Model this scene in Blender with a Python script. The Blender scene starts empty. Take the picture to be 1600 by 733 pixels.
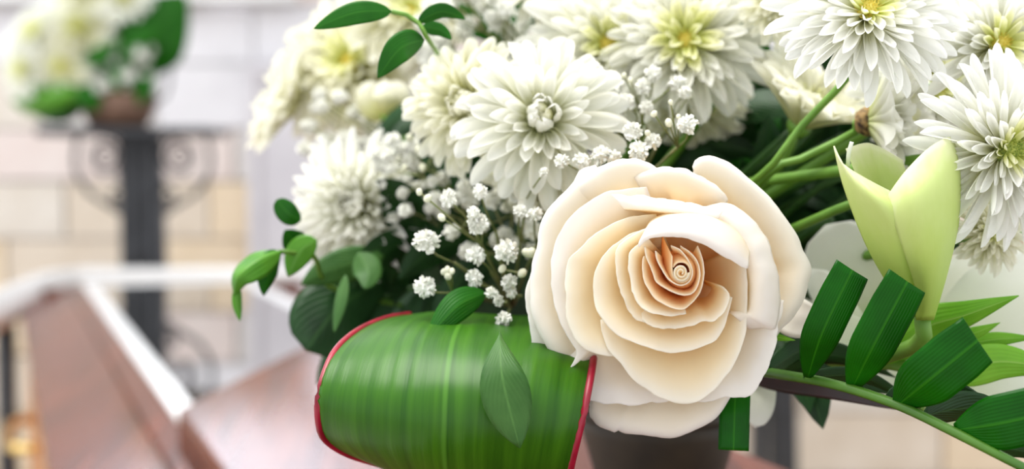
import bpy, math, random
from mathutils import Vector, Matrix, noise
random.seed(7)
PI = math.pi
C = bpy.context.scene.collection

# ------------------------------------------------------------------ camera, world, lights, exposure
CZ = 1.25                      # camera height
F = 50 / 36 * 1600             # focal length in pixels of a 1600x733 frame
PITCH = math.atan((366.5 - 250) / F)
cam_d = bpy.data.cameras.new('camera'); cam = bpy.data.objects.new('camera', cam_d); C.objects.link(cam)
cam_d.lens = 50; cam_d.sensor_width = 36; cam_d.clip_start = 0.02
cam.location = (0, 0, CZ); cam.rotation_euler = (PI / 2 - PITCH, 0, 0)
cam_d.dof.use_dof = True; cam_d.dof.focus_distance = 0.452; cam_d.dof.aperture_fstop = 7.0
bpy.context.scene.camera = cam
vs = bpy.context.scene.view_settings
vs.view_transform = 'Standard'; vs.look = 'None'; vs.gamma = 1; vs.use_curve_mapping = False
vs.exposure = 0.92
w = bpy.data.worlds.new('world'); bpy.context.scene.world = w; w.use_nodes = True
w.node_tree.nodes['Background'].inputs[0].default_value = (0.95, 0.97, 1.0, 1)
w.node_tree.nodes['Background'].inputs[1].default_value = 0.70

def area(name, loc, target, sx, sy, power, col):
    l = bpy.data.lights.new(name, 'AREA'); l.shape = 'RECTANGLE'; l.size = sx; l.size_y = sy
    l.energy = power; l.color = col
    o = bpy.data.objects.new(name, l); C.objects.link(o); o.location = loc
    o.rotation_euler = (Vector(target) - Vector(loc)).to_track_quat('-Z', 'Y').to_euler()
    return o
area('overhead_fill_light', (-0.3, 0.55, 2.6), (0.05, 0.5, CZ), 1.1, 1.1, 20, (1, .97, .92))  # added soft fill from above
area('wall_wash_light', (-2.4, 2.2, 2.7), (0.0, 4.1, 1.7), 1.6, 1.2, 16, (.9, .95, 1))  # unseen light added to brighten the upper back wall, apart from the window

# ------------------------------------------------------------------ helpers
CP, SP = math.cos(PITCH), math.sin(PITCH)
def camvec(x, y, z):           # camera axes (right, up, towards viewer) -> world direction
    return Vector((x, y * SP + -z * CP, y * CP + z * SP))
def P(px, py, D):              # a point of the place seen at (px,py), D metres deep
    return Vector((0, 0, CZ)) + camvec((px - 800) / F * D, -(py - 366.5) / F * D, -D)
TH = math.atan(805 / F)        # heading of the casket
CT, ST = math.cos(TH), math.sin(TH)
def K(p, q, H):                # casket coordinates: across, along, below eye height
    return Vector((p * CT - q * ST, p * ST + q * CT, CZ - H))

def tag(o, label=None, cat=None, group=None, kind=None):
    if label: o['label'] = label
    if cat: o['category'] = cat
    if group: o['group'] = group
    if kind: o['kind'] = kind
    return o
def thing(name, label, cat, loc, group=None):
    o = bpy.data.objects.new(name, None); C.objects.link(o); o.location = loc
    o.empty_display_size = .01
    return tag(o, label, cat, group)
def make_mesh(name, verts, faces, mat, uvs=None, smooth=True, mats=None, fmat=None):
    me = bpy.data.meshes.new(name); me.from_pydata([tuple(v) for v in verts], [], faces)
    for m in (mats or [mat]): me.materials.append(m)
    if fmat: me.polygons.foreach_set('material_index', fmat)
    if uvs:
        ul = me.uv_layers.new(name='UVMap')
        for lp in me.loops: ul.data[lp.index].uv = uvs[lp.vertex_index]
    if smooth: me.polygons.foreach_set('use_smooth', [True] * len(me.polygons))
    me.update(); return me
def obj(name, verts, faces, mat, parent=None, uvs=None, smooth=True, thick=0, loc=None, bevel=0, sub=0):
    """verts in world space; origin at parent's origin or at loc / first vertex"""
    o0 = parent.location if parent is not None else (Vector(loc) if loc is not None else Vector(verts[0]))
    if parent is not None and parent.parent is not None: o0 = parent.matrix_world.translation if False else parent.get('_o', parent.location)
    me = make_mesh(name, [Vector(v) - Vector(o0) for v in verts], faces, mat, uvs, smooth)
    o = bpy.data.objects.new(name, me); C.objects.link(o)
    if parent is not None: o.parent = parent
    else: o.location = o0
    if sub:
        s = o.modifiers.new('s', 'SUBSURF'); s.levels = sub; s.render_levels = sub
    if thick:
        s = o.modifiers.new('t', 'SOLIDIFY'); s.thickness = thick; s.offset = 0
    if bevel:
        b = o.modifiers.new('b', 'BEVEL'); b.width = bevel; b.segments = 3; b.limit_method = 'ANGLE'
        if smooth is False:
            me.polygons.foreach_set('use_smooth', [False] * len(me.polygons))
    return o
def catmull(pts, n):
    pts = [Vector(p) for p in pts]; m = len(pts); out = []
    if m == 2: return [pts[0].lerp(pts[1], i / (n - 1)) for i in range(n)]
    for i in range(n):
        t = i / (n - 1) * (m - 1); k = min(int(t), m - 2); t -= k
        a, b, c, d = pts[max(k - 1, 0)], pts[k], pts[k + 1], pts[min(k + 2, m - 1)]
        out.append(.5 * ((2 * b) + (c - a) * t + (2 * a - 5 * b + 4 * c - d) * t * t + (3 * b - a - 3 * c + d) * t ** 3))
    return out
def arcsample(pts, n):         # smooth curve, even spacing
    d = catmull(pts, max(60, n * 3)); L = [0]
    for a, b in zip(d, d[1:]): L.append(L[-1] + (b - a).length)
    out = []; k = 0
    for i in range(n):
        s = L[-1] * i / (n - 1)
        while k < len(L) - 2 and L[k + 1] < s: k += 1
        t = (s - L[k]) / max(L[k + 1] - L[k], 1e-9); out.append(d[k].lerp(d[k + 1], min(max(t, 0), 1)))
    return out
def grid_faces(nu, nv, off=0, wrap=False):
    f = []
    for j in range(nv - 1):
        for i in range(nu if wrap else nu - 1):
            i2 = (i + 1) % nu
            f.append((off + j * nu + i, off + j * nu + i2, off + (j + 1) * nu + i2, off + (j + 1) * nu + i))
    return f
def tube_geo(pts, r, n=8, seg=None):
    """tube along pts; r a number or a list per point"""
    if seg: 
        rr = r if isinstance(r, (list, tuple)) else [r] * len(pts)
        P4 = arcsample(pts, seg); r = [rr[0] + (rr[-1] - rr[0]) * i / (seg - 1) for i in range(seg)] if isinstance(r, (list, tuple)) else [r] * seg
        pts = P4
    else:
        pts = [Vector(p) for p in pts]
        if not isinstance(r, (list, tuple)): r = [r] * len(pts)
    V = []; up = Vector((0.13, .21, 1)).normalized()
    for i, p in enumerate(pts):
        t = (pts[min(i + 1, len(pts) - 1)] - pts[max(i - 1, 0)]).normalized()
        s = t.cross(up)
        if s.length < .1: s = t.cross(Vector((1, 0, 0)))
        s.normalize(); b = t.cross(s).normalized()
        for k in range(n):
            a = 2 * PI * k / n; V.append(p + (s * math.cos(a) + b * math.sin(a)) * r[i])
    Fc = grid_faces(n, len(pts), wrap=True)
    Fc.append(tuple(range(n - 1, -1, -1))); Fc.append(tuple(len(V) - n + k for k in range(n)))
    return V, Fc
def merge(geos):
    V, Fc = [], []
    for v, f in geos:
        o = len(V); V += list(v); Fc += [tuple(i + o for i in x) for x in f]
    return V, Fc
def box_geo(fn, a, b):         # box between coordinate triples a and b through mapping fn
    V = [fn(x, y, z) for z in (a[2], b[2]) for y in (a[1], b[1]) for x in (a[0], b[0])]
    return V, [(0, 1, 3, 2), (4, 6, 7, 5), (0, 4, 5, 1), (2, 3, 7, 6), (0, 2, 6, 4), (1, 5, 7, 3)]
def lathe_geo(c, prof, n=40):
    V = [Vector(c) + Vector((r * math.cos(2 * PI * k / n), r * math.sin(2 * PI * k / n), z)) for r, z in prof for k in range(n)]
    return V, grid_faces(n, len(prof), wrap=True)
W3 = lambda x, y, z: Vector((x, y, z))

# ------------------------------------------------------------------ materials
def mat(name): 
    m = bpy.data.materials.new(name); m.use_nodes = True; nt = m.node_tree
    return m, nt, nt.nodes, nt.links, nt.nodes['Principled BSDF']
def noise_ramp(nt, scale, stops, coord='Object', detail=4, vscale=None, dist=0):
    N, L = nt.nodes, nt.links
    tc = N.new('ShaderNodeTexCoord'); src = tc.outputs[coord]
    if vscale:
        mp = N.new('ShaderNodeMapping'); mp.inputs['Scale'].default_value = vscale; L.new(src, mp.inputs[0]); src = mp.outputs[0]
    n = N.new('ShaderNodeTexNoise'); n.inputs['Scale'].default_value = scale; n.inputs['Detail'].default_value = detail
    n.inputs['Distortion'].default_value = dist
    L.new(src, n.inputs['Vector'])
    r = N.new('ShaderNodeValToRGB'); el = r.color_ramp.elements
    while len(el) < len(stops): el.new(.5)
    for e, (p, c) in zip(el, stops): e.position = p; e.color = (*c, 1)
    L.new(n.outputs['Fac'], r.inputs[0]); return r.outputs[0], n.outputs['Fac']
def bump(nt, src, strength, dist=.001):
    b = nt.nodes.new('ShaderNodeBump'); b.inputs['Strength'].default_value = strength; b.inputs['Distance'].default_value = dist
    nt.links.new(src, b.inputs['Height']); return b.outputs[0]
def basic(name, stops, scale=20, rough=.5, metal=0, bumpk=0, bdist=.001, vscale=None, spec=.5, coord='Object', coat=0):
    m, nt, N, L, b = mat(name)
    c, f = noise_ramp(nt, scale, stops, coord, vscale=vscale)
    L.new(c, b.inputs['Base Color']); b.inputs['Roughness'].default_value = rough; b.inputs['Metallic'].default_value = metal
    b.inputs['Specular IOR Level'].default_value = spec; b.inputs['Coat Weight'].default_value = coat
    b.inputs['Coat Roughness'].default_value = .12
    if bumpk: L.new(bump(nt, f, bumpk, bdist), b.inputs['Normal'])
    return m
def translucent(nt, b, colsock, k):
    N, L = nt.nodes, nt.links
    t = N.new('ShaderNodeBsdfTranslucent'); mx = N.new('ShaderNodeMixShader'); mx.inputs[0].default_value = k
    if hasattr(colsock, 'links'): L.new(colsock, t.inputs[0])
    L.new(b.outputs[0], mx.inputs[1]); L.new(t.outputs[0], mx.inputs[2]); L.new(mx.outputs[0], N['Material Output'].inputs[0])
    return t
def petal_mat(name, stops, rough=.6, tk=.42, ridge=5, rk=.25, spec=.25, nscale=9):
    """petal pigment runs along v of the UV map, with fine lengthwise ridges"""
    m, nt, N, L, b = mat(name)
    uv = N.new('ShaderNodeUVMap'); uv.uv_map = 'UVMap'; sp = N.new('ShaderNodeSeparateXYZ'); L.new(uv.outputs[0], sp.inputs[0])
    nz = N.new('ShaderNodeTexNoise'); nz.inputs['Scale'].default_value = nscale; L.new(uv.outputs[0], nz.inputs[0])
    ma = N.new('ShaderNodeMath'); ma.operation = 'MULTIPLY_ADD'; L.new(nz.outputs['Fac'], ma.inputs[0]); ma.inputs[1].default_value = .16
    L.new(sp.outputs[1], ma.inputs[2])
    sb = N.new('ShaderNodeMath'); sb.operation = 'SUBTRACT'; L.new(ma.outputs[0], sb.inputs[0]); sb.inputs[1].default_value = .08
    r = N.new('ShaderNodeValToRGB'); el = r.color_ramp.elements
    while len(el) < len(stops): el.new(.5)
    for e, (p, c) in zip(el, stops): e.position = p; e.color = (*c, 1)
    L.new(sb.outputs[0], r.inputs[0]); L.new(r.outputs[0], b.inputs['Base Color'])
    b.inputs['Roughness'].default_value = rough; b.inputs['Specular IOR Level'].default_value = spec
    mp = N.new('ShaderNodeMapping'); mp.inputs['Scale'].default_value = (ridge * 6, 1.2, 1); L.new(uv.outputs[0], mp.inputs[0])
    n2 = N.new('ShaderNodeTexNoise'); n2.inputs['Scale'].default_value = 2; n2.inputs['Detail'].default_value = 3; L.new(mp.outputs[0], n2.inputs[0])
    fd = N.new('ShaderNodeMapRange'); fd.inputs[1].default_value = .55; fd.inputs[2].default_value = .92; fd.inputs[3].default_value = 1; fd.inputs[4].default_value = 0
    L.new(sp.outputs[1], fd.inputs[0]); ml = N.new('ShaderNodeMath'); ml.operation = 'MULTIPLY'; L.new(n2.outputs['Fac'], ml.inputs[0]); L.new(fd.outputs[0], ml.inputs[1])
    L.new(bump(nt, ml.outputs[0], rk, .0004), b.inputs['Normal'])
    translucent(nt, b, r.outputs[0], tk); return m
def leaf_mat(name, dark, light, rib, rough=.35, veins=14, tk=.15, angled=True, blot=.5, spec=.3):
    """leaf: midrib at u=.5, side veins, blotchy green"""
    m, nt, N, L, b = mat(name)
    uv = N.new('ShaderNodeUVMap'); uv.uv_map = 'UVMap'; sp = N.new('ShaderNodeSeparateXYZ'); L.new(uv.outputs[0], sp.inputs[0])
    tc = N.new('ShaderNodeTexCoord')
    n = N.new('ShaderNodeTexNoise'); n.inputs['Scale'].default_value = 60; n.inputs['Detail'].default_value = 4; L.new(tc.outputs['Object'], n.inputs[0])
    cr = N.new('ShaderNodeMapRange'); cr.inputs[1].default_value = .5 - blot / 2 ; cr.inputs[2].default_value = .5 + blot / 2; L.new(n.outputs['Fac'], cr.inputs[0])
    mx = N.new('ShaderNodeMix'); mx.data_type = 'RGBA'; mx.inputs[6].default_value = (*dark, 1); mx.inputs[7].default_value = (*light, 1); L.new(cr.outputs[0], mx.inputs[0])
    a = N.new('ShaderNodeMath'); a.operation = 'SUBTRACT'; L.new(sp.outputs[0], a.inputs[0]); a.inputs[1].default_value = .5
    ab = N.new('ShaderNodeMath'); ab.operation = 'ABSOLUTE'; L.new(a.outputs[0], ab.inputs[0])
    rm = N.new('ShaderNodeMapRange'); rm.inputs[1].default_value = .012; rm.inputs[2].default_value = .035; rm.inputs[3].default_value = .75; rm.inputs[4].default_value = 0; L.new(ab.outputs[0], rm.inputs[0])
    m2 = N.new('ShaderNodeMix'); m2.data_type = 'RGBA'; L.new(rm.outputs[0], m2.inputs[0]); L.new(mx.outputs[2], m2.inputs[6]); m2.inputs[7].default_value = (*rib, 1)
    # veins
    v = N.new('ShaderNodeMath'); v.operation = 'MULTIPLY_ADD'; L.new(ab.outputs[0], v.inputs[0])
    if angled: v.inputs[1].default_value = -1.2; L.new(sp.outputs[1], v.inputs[2])
    else: v.inputs[1].default_value = 1; v.inputs[2].default_value = 0
    s = N.new('ShaderNodeMath'); s.operation = 'MULTIPLY'; L.new(v.outputs[0], s.inputs[0]); s.inputs[1].default_value = veins * 2 * PI
    si = N.new('ShaderNodeMath'); si.operation = 'SINE'; L.new(s.outputs[0], si.inputs[0])
    L.new(m2.outputs[2], b.inputs['Base Color']); b.inputs['Roughness'].default_value = rough
    b.inputs['Specular IOR Level'].default_value = spec
    L.new(bump(nt, si.outputs[0], .18, .0004), b.inputs['Normal'])
    translucent(nt, b, m2.outputs[2], tk); return m

M = {}
M['mum'] = petal_mat('mum_petal', [(0, (.62, .68, .24)), (.22, (.82, .83, .55)), (.5, (.90, .90, .80)), (1, (.93, .925, .88))], rk=.35)
M['mum_w'] = petal_mat('mum_petal_white', [(0, (.74, .76, .30)), (.22, (.88, .88, .62)), (.5, (.93, .93, .86)), (1, (.95, .95, .93))], rk=.35)
M['mum_c'] = petal_mat('mum_petal_cream', [(0, (.60, .60, .20)), (.25, (.80, .80, .45)), (.6, (.88, .87, .70)), (1, (.92, .91, .82))], rk=.35)
M['mum_in'] = petal_mat('mum_petal_inner', [(0, (.45, .62, .06)), (.35, (.76, .80, .26)), (.75, (.90, .90, .58)), (1, (.94, .93, .78))], rk=.35)
M['disk'] = basic('mum_center', [(.35, (.72, .52, .05)), (.65, (.88, .80, .22))], 900, .7)
M['disk_g'] = basic('mum_center_green', [(.35, (.16, .26, .04)), (.65, (.55, .58, .12))], 900, .7)
M['rose_out'] = petal_mat('rose_outer', [(0, (.97, .60, .22)), (.15, (.98, .76, .44)), (.38, (.98, .90, .74)), (.75, (.97, .945, .91))], rough=.55, tk=.45, ridge=8, rk=.12, nscale=4)
M['rose_mid'] = petal_mat('rose_middle', [(0, (.97, .52, .14)), (.22, (.98, .70, .32)), (.48, (.98, .85, .58)), (.9, (.97, .935, .84))], rough=.55, tk=.48, ridge=8, rk=.12, nscale=4)
M['rose_in'] = petal_mat('rose_inner', [(0, (.97, .42, .10)), (.4, (.97, .62, .28)), (.75, (.96, .80, .54)), (1, (.96, .90, .78))], rough=.5, tk=.45, ridge=8, rk=.12, nscale=4)
M['tulip'] = petal_mat('green_petal', [(0, (.44, .62, .10)), (.5, (.58, .72, .19)), (.85, (.70, .80, .32)), (1, (.84, .86, .58))], rough=.42, tk=.3, ridge=9, rk=.2)
M['lily'] = petal_mat('pale_lily', [(0, (.68, .78, .45)), (.4, (.86, .90, .76)), (1, (.94, .95, .91))], rough=.4, tk=.5, ridge=9, rk=.2)
M['lilypink'] = petal_mat('blush_petal', [(0, (.85, .84, .74)), (1, (.92, .88, .85))], rough=.4, tk=.3, ridge=9, rk=.2)
M['gyp'] = basic('gypsophila', [(.3, (.86, .86, .76)), (.6, (.95, .95, .90))], 600, .6)
M['bud'] = basic('gyp_bud', [(.3, (.62, .66, .42)), (.6, (.82, .80, .66))], 500, .6)
M['gstem'] = basic('gyp_stem', [(.3, (.16, .22, .06)), (.7, (.28, .26, .12))], 200, .6)
M['stem'] = basic('green_stem', [(.3, (.08, .20, .015)), (.7, (.16, .33, .04))], 60, .5, bumpk=.2, vscale=(1, 1, .2))
M['stem_m'] = basic('mid_stem', [(.3, (.03, .11, .006)), (.7, (.075, .20, .016))], 60, .45)
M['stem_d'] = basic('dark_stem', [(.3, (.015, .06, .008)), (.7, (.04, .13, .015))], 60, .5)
M['leaf'] = leaf_mat('ruscus_leaf', (.008, .085, .004), (.02, .16, .006), (.04, .20, .015), veins=10, angled=False, spec=.2, rough=.4)
M['leaf_b'] = leaf_mat('bright_leaf', (.06, .24, .015), (.14, .38, .03), (.20, .45, .08), veins=8, angled=False, rough=.35, tk=.25)
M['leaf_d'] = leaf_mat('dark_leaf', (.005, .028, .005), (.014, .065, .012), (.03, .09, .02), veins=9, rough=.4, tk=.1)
M['leaf_g'] = leaf_mat('dull_leaf', (.018, .085, .008), (.07, .18, .035), (.08, .20, .04), veins=9, rough=.5, tk=.15)
M['palm'] = leaf_mat('palm_leaf', (.003, .060, .001), (.008, .14, .002), (.03, .20, .006), veins=16, angled=False, rough=.33, tk=.22, spec=.18)
M['lime'] = leaf_mat('lime_leaf', (.13, .40, .015), (.26, .56, .05), (.36, .62, .12), veins=9, angled=False, rough=.35, tk=.25)
M['red'] = basic('leaf_margin', [(.3, (.20, .002, .014)), (.7, (.38, .008, .035))], 90, .35)
M['maroon'] = basic('leaf_back', [(.3, (.010, .008, .006)), (.7, (.035, .008, .010))], 60, .4)
M['foam'] = basic('floral_foam', [(.3, (.008, .025, .006)), (.7, (.02, .055, .014))], 40, .9, bumpk=.5)
M['calyx'] = basic('brown_calyx', [(.35, (.035, .015, .006)), (.6, (.30, .19, .07))], 420, .8, bumpk=.6)
M['iron'] = basic('wrought_iron', [(.3, (.012, .013, .016)), (.7, (.03, .032, .038))], 30, .45, bumpk=.2)
M['bowl'] = basic('brown_bowl', [(.3, (.10, .05, .03)), (.7, (.2, .11, .07))], 30, .6)
M['bowl_d'] = basic('dark_bowl', [(.3, (.02, .014, .008)), (.7, (.06, .04, .02))], 30, .6)
M['white'] = basic('white_paint', [(.3, (.80, .79, .78)), (.7, (.86, .85, .84))], 8, .3)
M['satin'] = basic('satin', [(.3, (.74, .74, .76)), (.7, (.82, .82, .83))], 8, .5, bumpk=.2, bdist=.01)
M['brass'] = basic('brass', [(.3, (.75, .5, .15)), (.7, (.85, .62, .25))], 8, .25, metal=1)
M['trim'] = basic('grey_trim', [(.3, (.56, .53, .56)), (.7, (.64, .61, .63))], 6, .7)
def wood():
    m, nt, N, L, b = mat('mahogany')
    tc = N.new('ShaderNodeTexCoord'); mp = N.new('ShaderNodeMapping'); mp.inputs['Rotation'].default_value = (0, 0, -TH); mp.inputs['Scale'].default_value = (16, 1.1, 16)
    L.new(tc.outputs['Object'], mp.inputs[0])
    n = N.new('ShaderNodeTexNoise'); n.inputs['Scale'].default_value = 3; n.inputs['Detail'].default_value = 6; n.inputs['Distortion'].default_value = .4; L.new(mp.outputs[0], n.inputs[0])
    r = N.new('ShaderNodeValToRGB'); el = r.color_ramp.elements; el[0].position = .3; el[0].color = (.075, .019, .009, 1); el[1].position = .72; el[1].color = (.17, .044, .020, 1)
    L.new(n.outputs['Fac'], r.inputs[0]); L.new(r.outputs[0], b.inputs['Base Color'])
    b.inputs['Roughness'].default_value = .15; b.inputs['IOR'].default_value = 1.13
    return m
M['wood'] = wood()
def stone(name, a, c):
    m, nt, N, L, b = mat(name)
    col, f = noise_ramp(nt, 7, [(.3, a), (.7, c)], detail=6)
    L.new(col, b.inputs['Base Color']); b.inputs['Roughness'].default_value = .85
    L.new(bump(nt, f, .3, .01), b.inputs['Normal']); return m
STONES = [stone('stone_white', (.66, .64, .66), (.74, .72, .74)), stone('stone_cream', (.60, .56, .53), (.70, .66, .63)),
          stone('stone_blush', (.66, .55, .51), (.72, .63, .59)), stone('stone_tan', (.60, .50, .39), (.70, .61, .51)),
          stone('stone_ochre', (.66, .52, .36), (.76, .63, .47)), stone('stone_sand', (.62, .55, .47), (.70, .64, .57))]
M['mortar'] = stone('mortar', (.58, .55, .53), (.66, .63, .61))
M['floor'] = stone('floor_tile', (.52, .45, .38), (.64, .57, .50))
def glass():
    m, nt, N, L, b = mat('glass')
    fr = N.new('ShaderNodeFresnel'); fr.inputs[0].default_value = 1.32; tr = N.new('ShaderNodeBsdfTransparent'); tr.inputs[0].default_value = (.96, .98, .98, 1)
    gl = N.new('ShaderNodeBsdfGlossy'); gl.inputs['Roughness'].default_value = .03; mx = N.new('ShaderNodeMixShader')
    L.new(fr.outputs[0], mx.inputs[0]); L.new(tr.outputs[0], mx.inputs[1]); L.new(gl.outputs[0], mx.inputs[2]); L.new(mx.outputs[0], N['Material Output'].inputs[0]); return m
M['glass'] = glass()
M['chrome'] = basic('enamel_rail', [(.3, (.86, .84, .81)), (.7, (.9, .88, .86))], 8, .15, coat=1)

# ------------------------------------------------------------------ setting
WY = 4.15
v, f = box_geo(W3, (-3.2, WY + .02, 0), (3.6, WY + .2, 2.9)); tag(obj('wall_back', v, f, M['mortar'], smooth=False, loc=(0, WY, 0)), kind='structure')
wall = bpy.data.objects['wall_back']
v, f = box_geo(W3, (-3.2, -1.5, -.1), (3.6, WY + .2, 0)); tag(obj('floor', v, f, M['floor'], smooth=False, loc=(0, 0, 0)), kind='structure')
nb = 0; row = 0; z = 0.0
brick_mesh = {}
while z < 2.85:
    hgt = [.17, .15, .19][row % 3]
    x = -2.6 - random.random() * .3
    while x < 2.7 and nb < 298:
        L_ = random.choice([.34, .42, .5, .3])
        if z < .95: k = random.choice([4, 4, 5, 3, 4])
        elif z < 1.15: k = random.choice([3, 3, 5, 4, 3, 1])
        elif z < 1.42: k = random.choice([0, 1, 1, 2, 5, 1])
        else: k = random.choice([0, 0, 0, 1, 0, 2])
        key = (round(L_, 2), round(hgt, 2), k)
        if key not in brick_mesh:
            vv, ff = box_geo(W3, (0, -.018, 0), (L_ - .008, .02, hgt - .008))
            brick_mesh[key] = make_mesh('stone_block', vv, ff, STONES[k], smooth=False)
        o = bpy.data.objects.new('stone_block', brick_mesh[key]); C.objects.link(o); o.parent = wall
        o.location = (x, .02 + random.uniform(-.008, .004), z + .004)
        nb += 1; x += L_
    z += hgt; row += 1
# grey recessed panel with frame on the wall (left of the flowers)
def box_obj(name, a, b, m, parent=None, bevel=0, fn=W3, loc=None):
    v, f = box_geo(fn, a, b); return obj(name, v, f, m, parent, smooth=False, bevel=bevel, loc=loc)
a = P(408, 122, WY - .05); 
t = tag(box_obj('trim_1', (a.x, WY - .06, .02), (a.x + .62, WY - .015, a.z), M['trim'], loc=(a.x, WY - .03, 0)), kind='structure')
box_obj('trim_2', (a.x - .035, WY - .075, .0), (a.x, WY - .012, a.z + .04), M['trim'], bevel=.008)['kind'] = 'structure'
box_obj('trim_3', (a.x - .035, WY - .08, a.z + .0), (a.x + .66, WY - .012, a.z + .04), M['trim'], bevel=.008)['kind'] = 'structure'

def emit(name, col, k):
    m, nt, N, L, b = mat(name); b.inputs['Emission Color'].default_value = (*col, 1); b.inputs['Emission Strength'].default_value = k
    b.inputs['Base Color'].default_value = (.8, .8, .8, 1); return m
M['sky_pane'] = emit('daylight_pane', (.78, .87, 1), 4.2)
wn = thing('window_1', 'w', 'window', (-1.6, WY - .04, 1.7)); wn['kind'] = 'structure'; del wn['label']; del wn['category']
for k in (-1, 0, 1):
    box_obj('pane', (-1.78 + .56 * k, WY - .035, 1.74), (-1.25 + .56 * k, WY - .03, 2.6), M['sky_pane'], wn)
box_obj('window_sill', (-2.42, WY - .10, 1.70), (-.62, WY - .01, 1.735), M['white'], wn, bevel=.006)
for x in (-2.40, -1.825, -1.265, -.69): box_obj('window_frame', (x - .02, WY - .07, 1.735), (x + .02, WY - .02, 2.64), M['white'], wn)
box_obj('window_frame', (-2.42, WY - .07, 2.6), (-.67, WY - .02, 2.64), M['white'], wn)

# ------------------------------------------------------------------ casket
Q0, QA, Q1 = .30, 1.272, 3.02
cas = thing('casket', 'reddish mahogany casket with closed foot lid and glass viewing top', 'casket', K(.32, (Q0 + Q1) / 2, .86))
def prism(name, sec, q0, q1, m, parent=cas, bevel=.003):       # section [(p,H)...] swept along the casket
    n = len(sec); V = [K(p, q0, h) for p, h in sec] + [K(p, q1, h) for p, h in sec]
    Fc = [tuple(range(n)), tuple(range(2 * n - 1, n - 1, -1))] + [(i + n, (i + 1) % n + n, (i + 1) % n, i) for i in range(n)]
    return obj(name, V, Fc, m, parent, smooth=False, bevel=bevel)
RM = .52
M['wood_lit'] = basic('mahogany_lit', [(.3, (.42, .13, .02)), (.7, (.60, .22, .04))], 12, .35)  # orange gleam of light on the glossy side, put into its base colour
sp_ = prism('side_panel', [(.055, .33), (.10, .33), (.10, .84), (.05, .84)], Q0, Q1, M['wood_lit']); sp_['label'] = 'side with orange light painted into its colour'
prism('side_panel', [(RM + .05, .33), (RM + .09, .33), (RM + .075, .84), (RM + .05, .84)], Q0, Q1, M['wood'])
prism('bottom_panel', [(.075, .80), (RM + .075, .80), (RM + .075, .84), (.075, .84)], Q0, Q1, M['wood'])
prism('shoulder_molding', [(.041, .29), (.134, .262), (.134, .285), (.06, .335), (.041, .31)], Q0, Q1, M['wood'])
prism('shoulder_molding', [(RM + .02, .262), (RM + .115, .29), (RM + .115, .31), (RM + .09, .335), (RM + .02, .285)], Q0, Q1, M['wood'])
prism('inner_ledge', [(.138, .264), (.160, .251), (.160, .30), (.10, .335), (.10, .30)], Q0, Q1 - .03, M['wood'])
prism('inner_ledge', [(RM - .02, .251), (RM + .015, .264), (RM + .05, .31), (RM + .05, .335), (RM - .02, .30)], Q0, Q1 - .03, M['wood'])
prism('end_panel', [(.06, .29), (RM + .09, .29), (RM + .07, .84), (.08, .84)], Q1, Q1 + .03, M['wood'])
prism('end_panel', [(.06, .29), (RM + .09, .29), (RM + .07, .84), (.08, .84)], Q0 - .03, Q0, M['wood'])
prism('end_molding', [(.06, .262), (RM + .09, .262), (RM + .09, .29), (.06, .29)], Q1 - .02, Q1 + .05, M['wood'])
prism('lid', [(.147, .22), (.262, .168), (.40, .168), (RM - .005, .22), (RM - .005, .262), (.147, .262)], Q0, QA, M['wood'], bevel=.004)
fr = prism('glass_frame', [(.160, .249), (.186, .249), (.186, .262), (.160, .262)], QA, Q1 - .05, M['white']); fr['label'] = 'white painted frame'
prism('glass_frame', [(RM - .05, .249), (RM - .022, .249), (RM - .022, .262), (RM - .05, .262)], QA, Q1 - .05, M['white'])
prism('glass_frame', [(.160, .249), (RM - .022, .249), (RM - .022, .262), (.160, .262)], Q1 - .05, Q1 - .02, M['white'])
g = prism('viewing_glass', [(.186, .252), (RM - .05, .252), (RM - .05, .257), (.186, .257)], QA + .002, Q1 - .05, M['glass'], bevel=0); g['label'] = 'clear glass viewing pane'
# satin lining
nu, nv = 30, 60; V = []
for j in range(nv):
    q = QA + .02 + (Q1 - .08 - QA) * j / (nv - 1)
    for i in range(nu):
        p = .165 + (RM - .19) * i / (nu - 1); e = abs(2 * i / (nu - 1) - 1)
        V.append(K(p, q, .41 - .12 * e ** 3 + .006 * math.sin(q * 60 + 2 * math.sin(p * 20))))
obj('satin_lining', V, grid_faces(nu, nv), M['satin'], cas)
V = []; 
for j in range(13):
    for i in range(20):
        a, b = 2 * PI * i / 20, PI * j / 12
        sx = math.copysign(abs(math.cos(a)) ** .6, math.cos(a)); sy = math.copysign(abs(math.sin(a)) ** .6, math.sin(a))
        V.append(K(.325 + .12 * sx * math.sin(b) ** .7, 2.68 + .16 * sy * math.sin(b) ** .7, .36 + .035 * math.cos(b)))
obj('pillow', V, grid_faces(20, 13, wrap=True), M['satin'], cas)
# brass side handles
for q in (1.05, 1.75, 2.45):
    hv = [tube_geo([K(.06, q - .13, .45), K(.02, q - .12, .45), K(.01, q, .46), K(.02, q + .12, .45), K(.06, q + .13, .45)], .008, 8, 16)]
    obj('handle', *merge(hv), M['brass'], cas)
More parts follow.
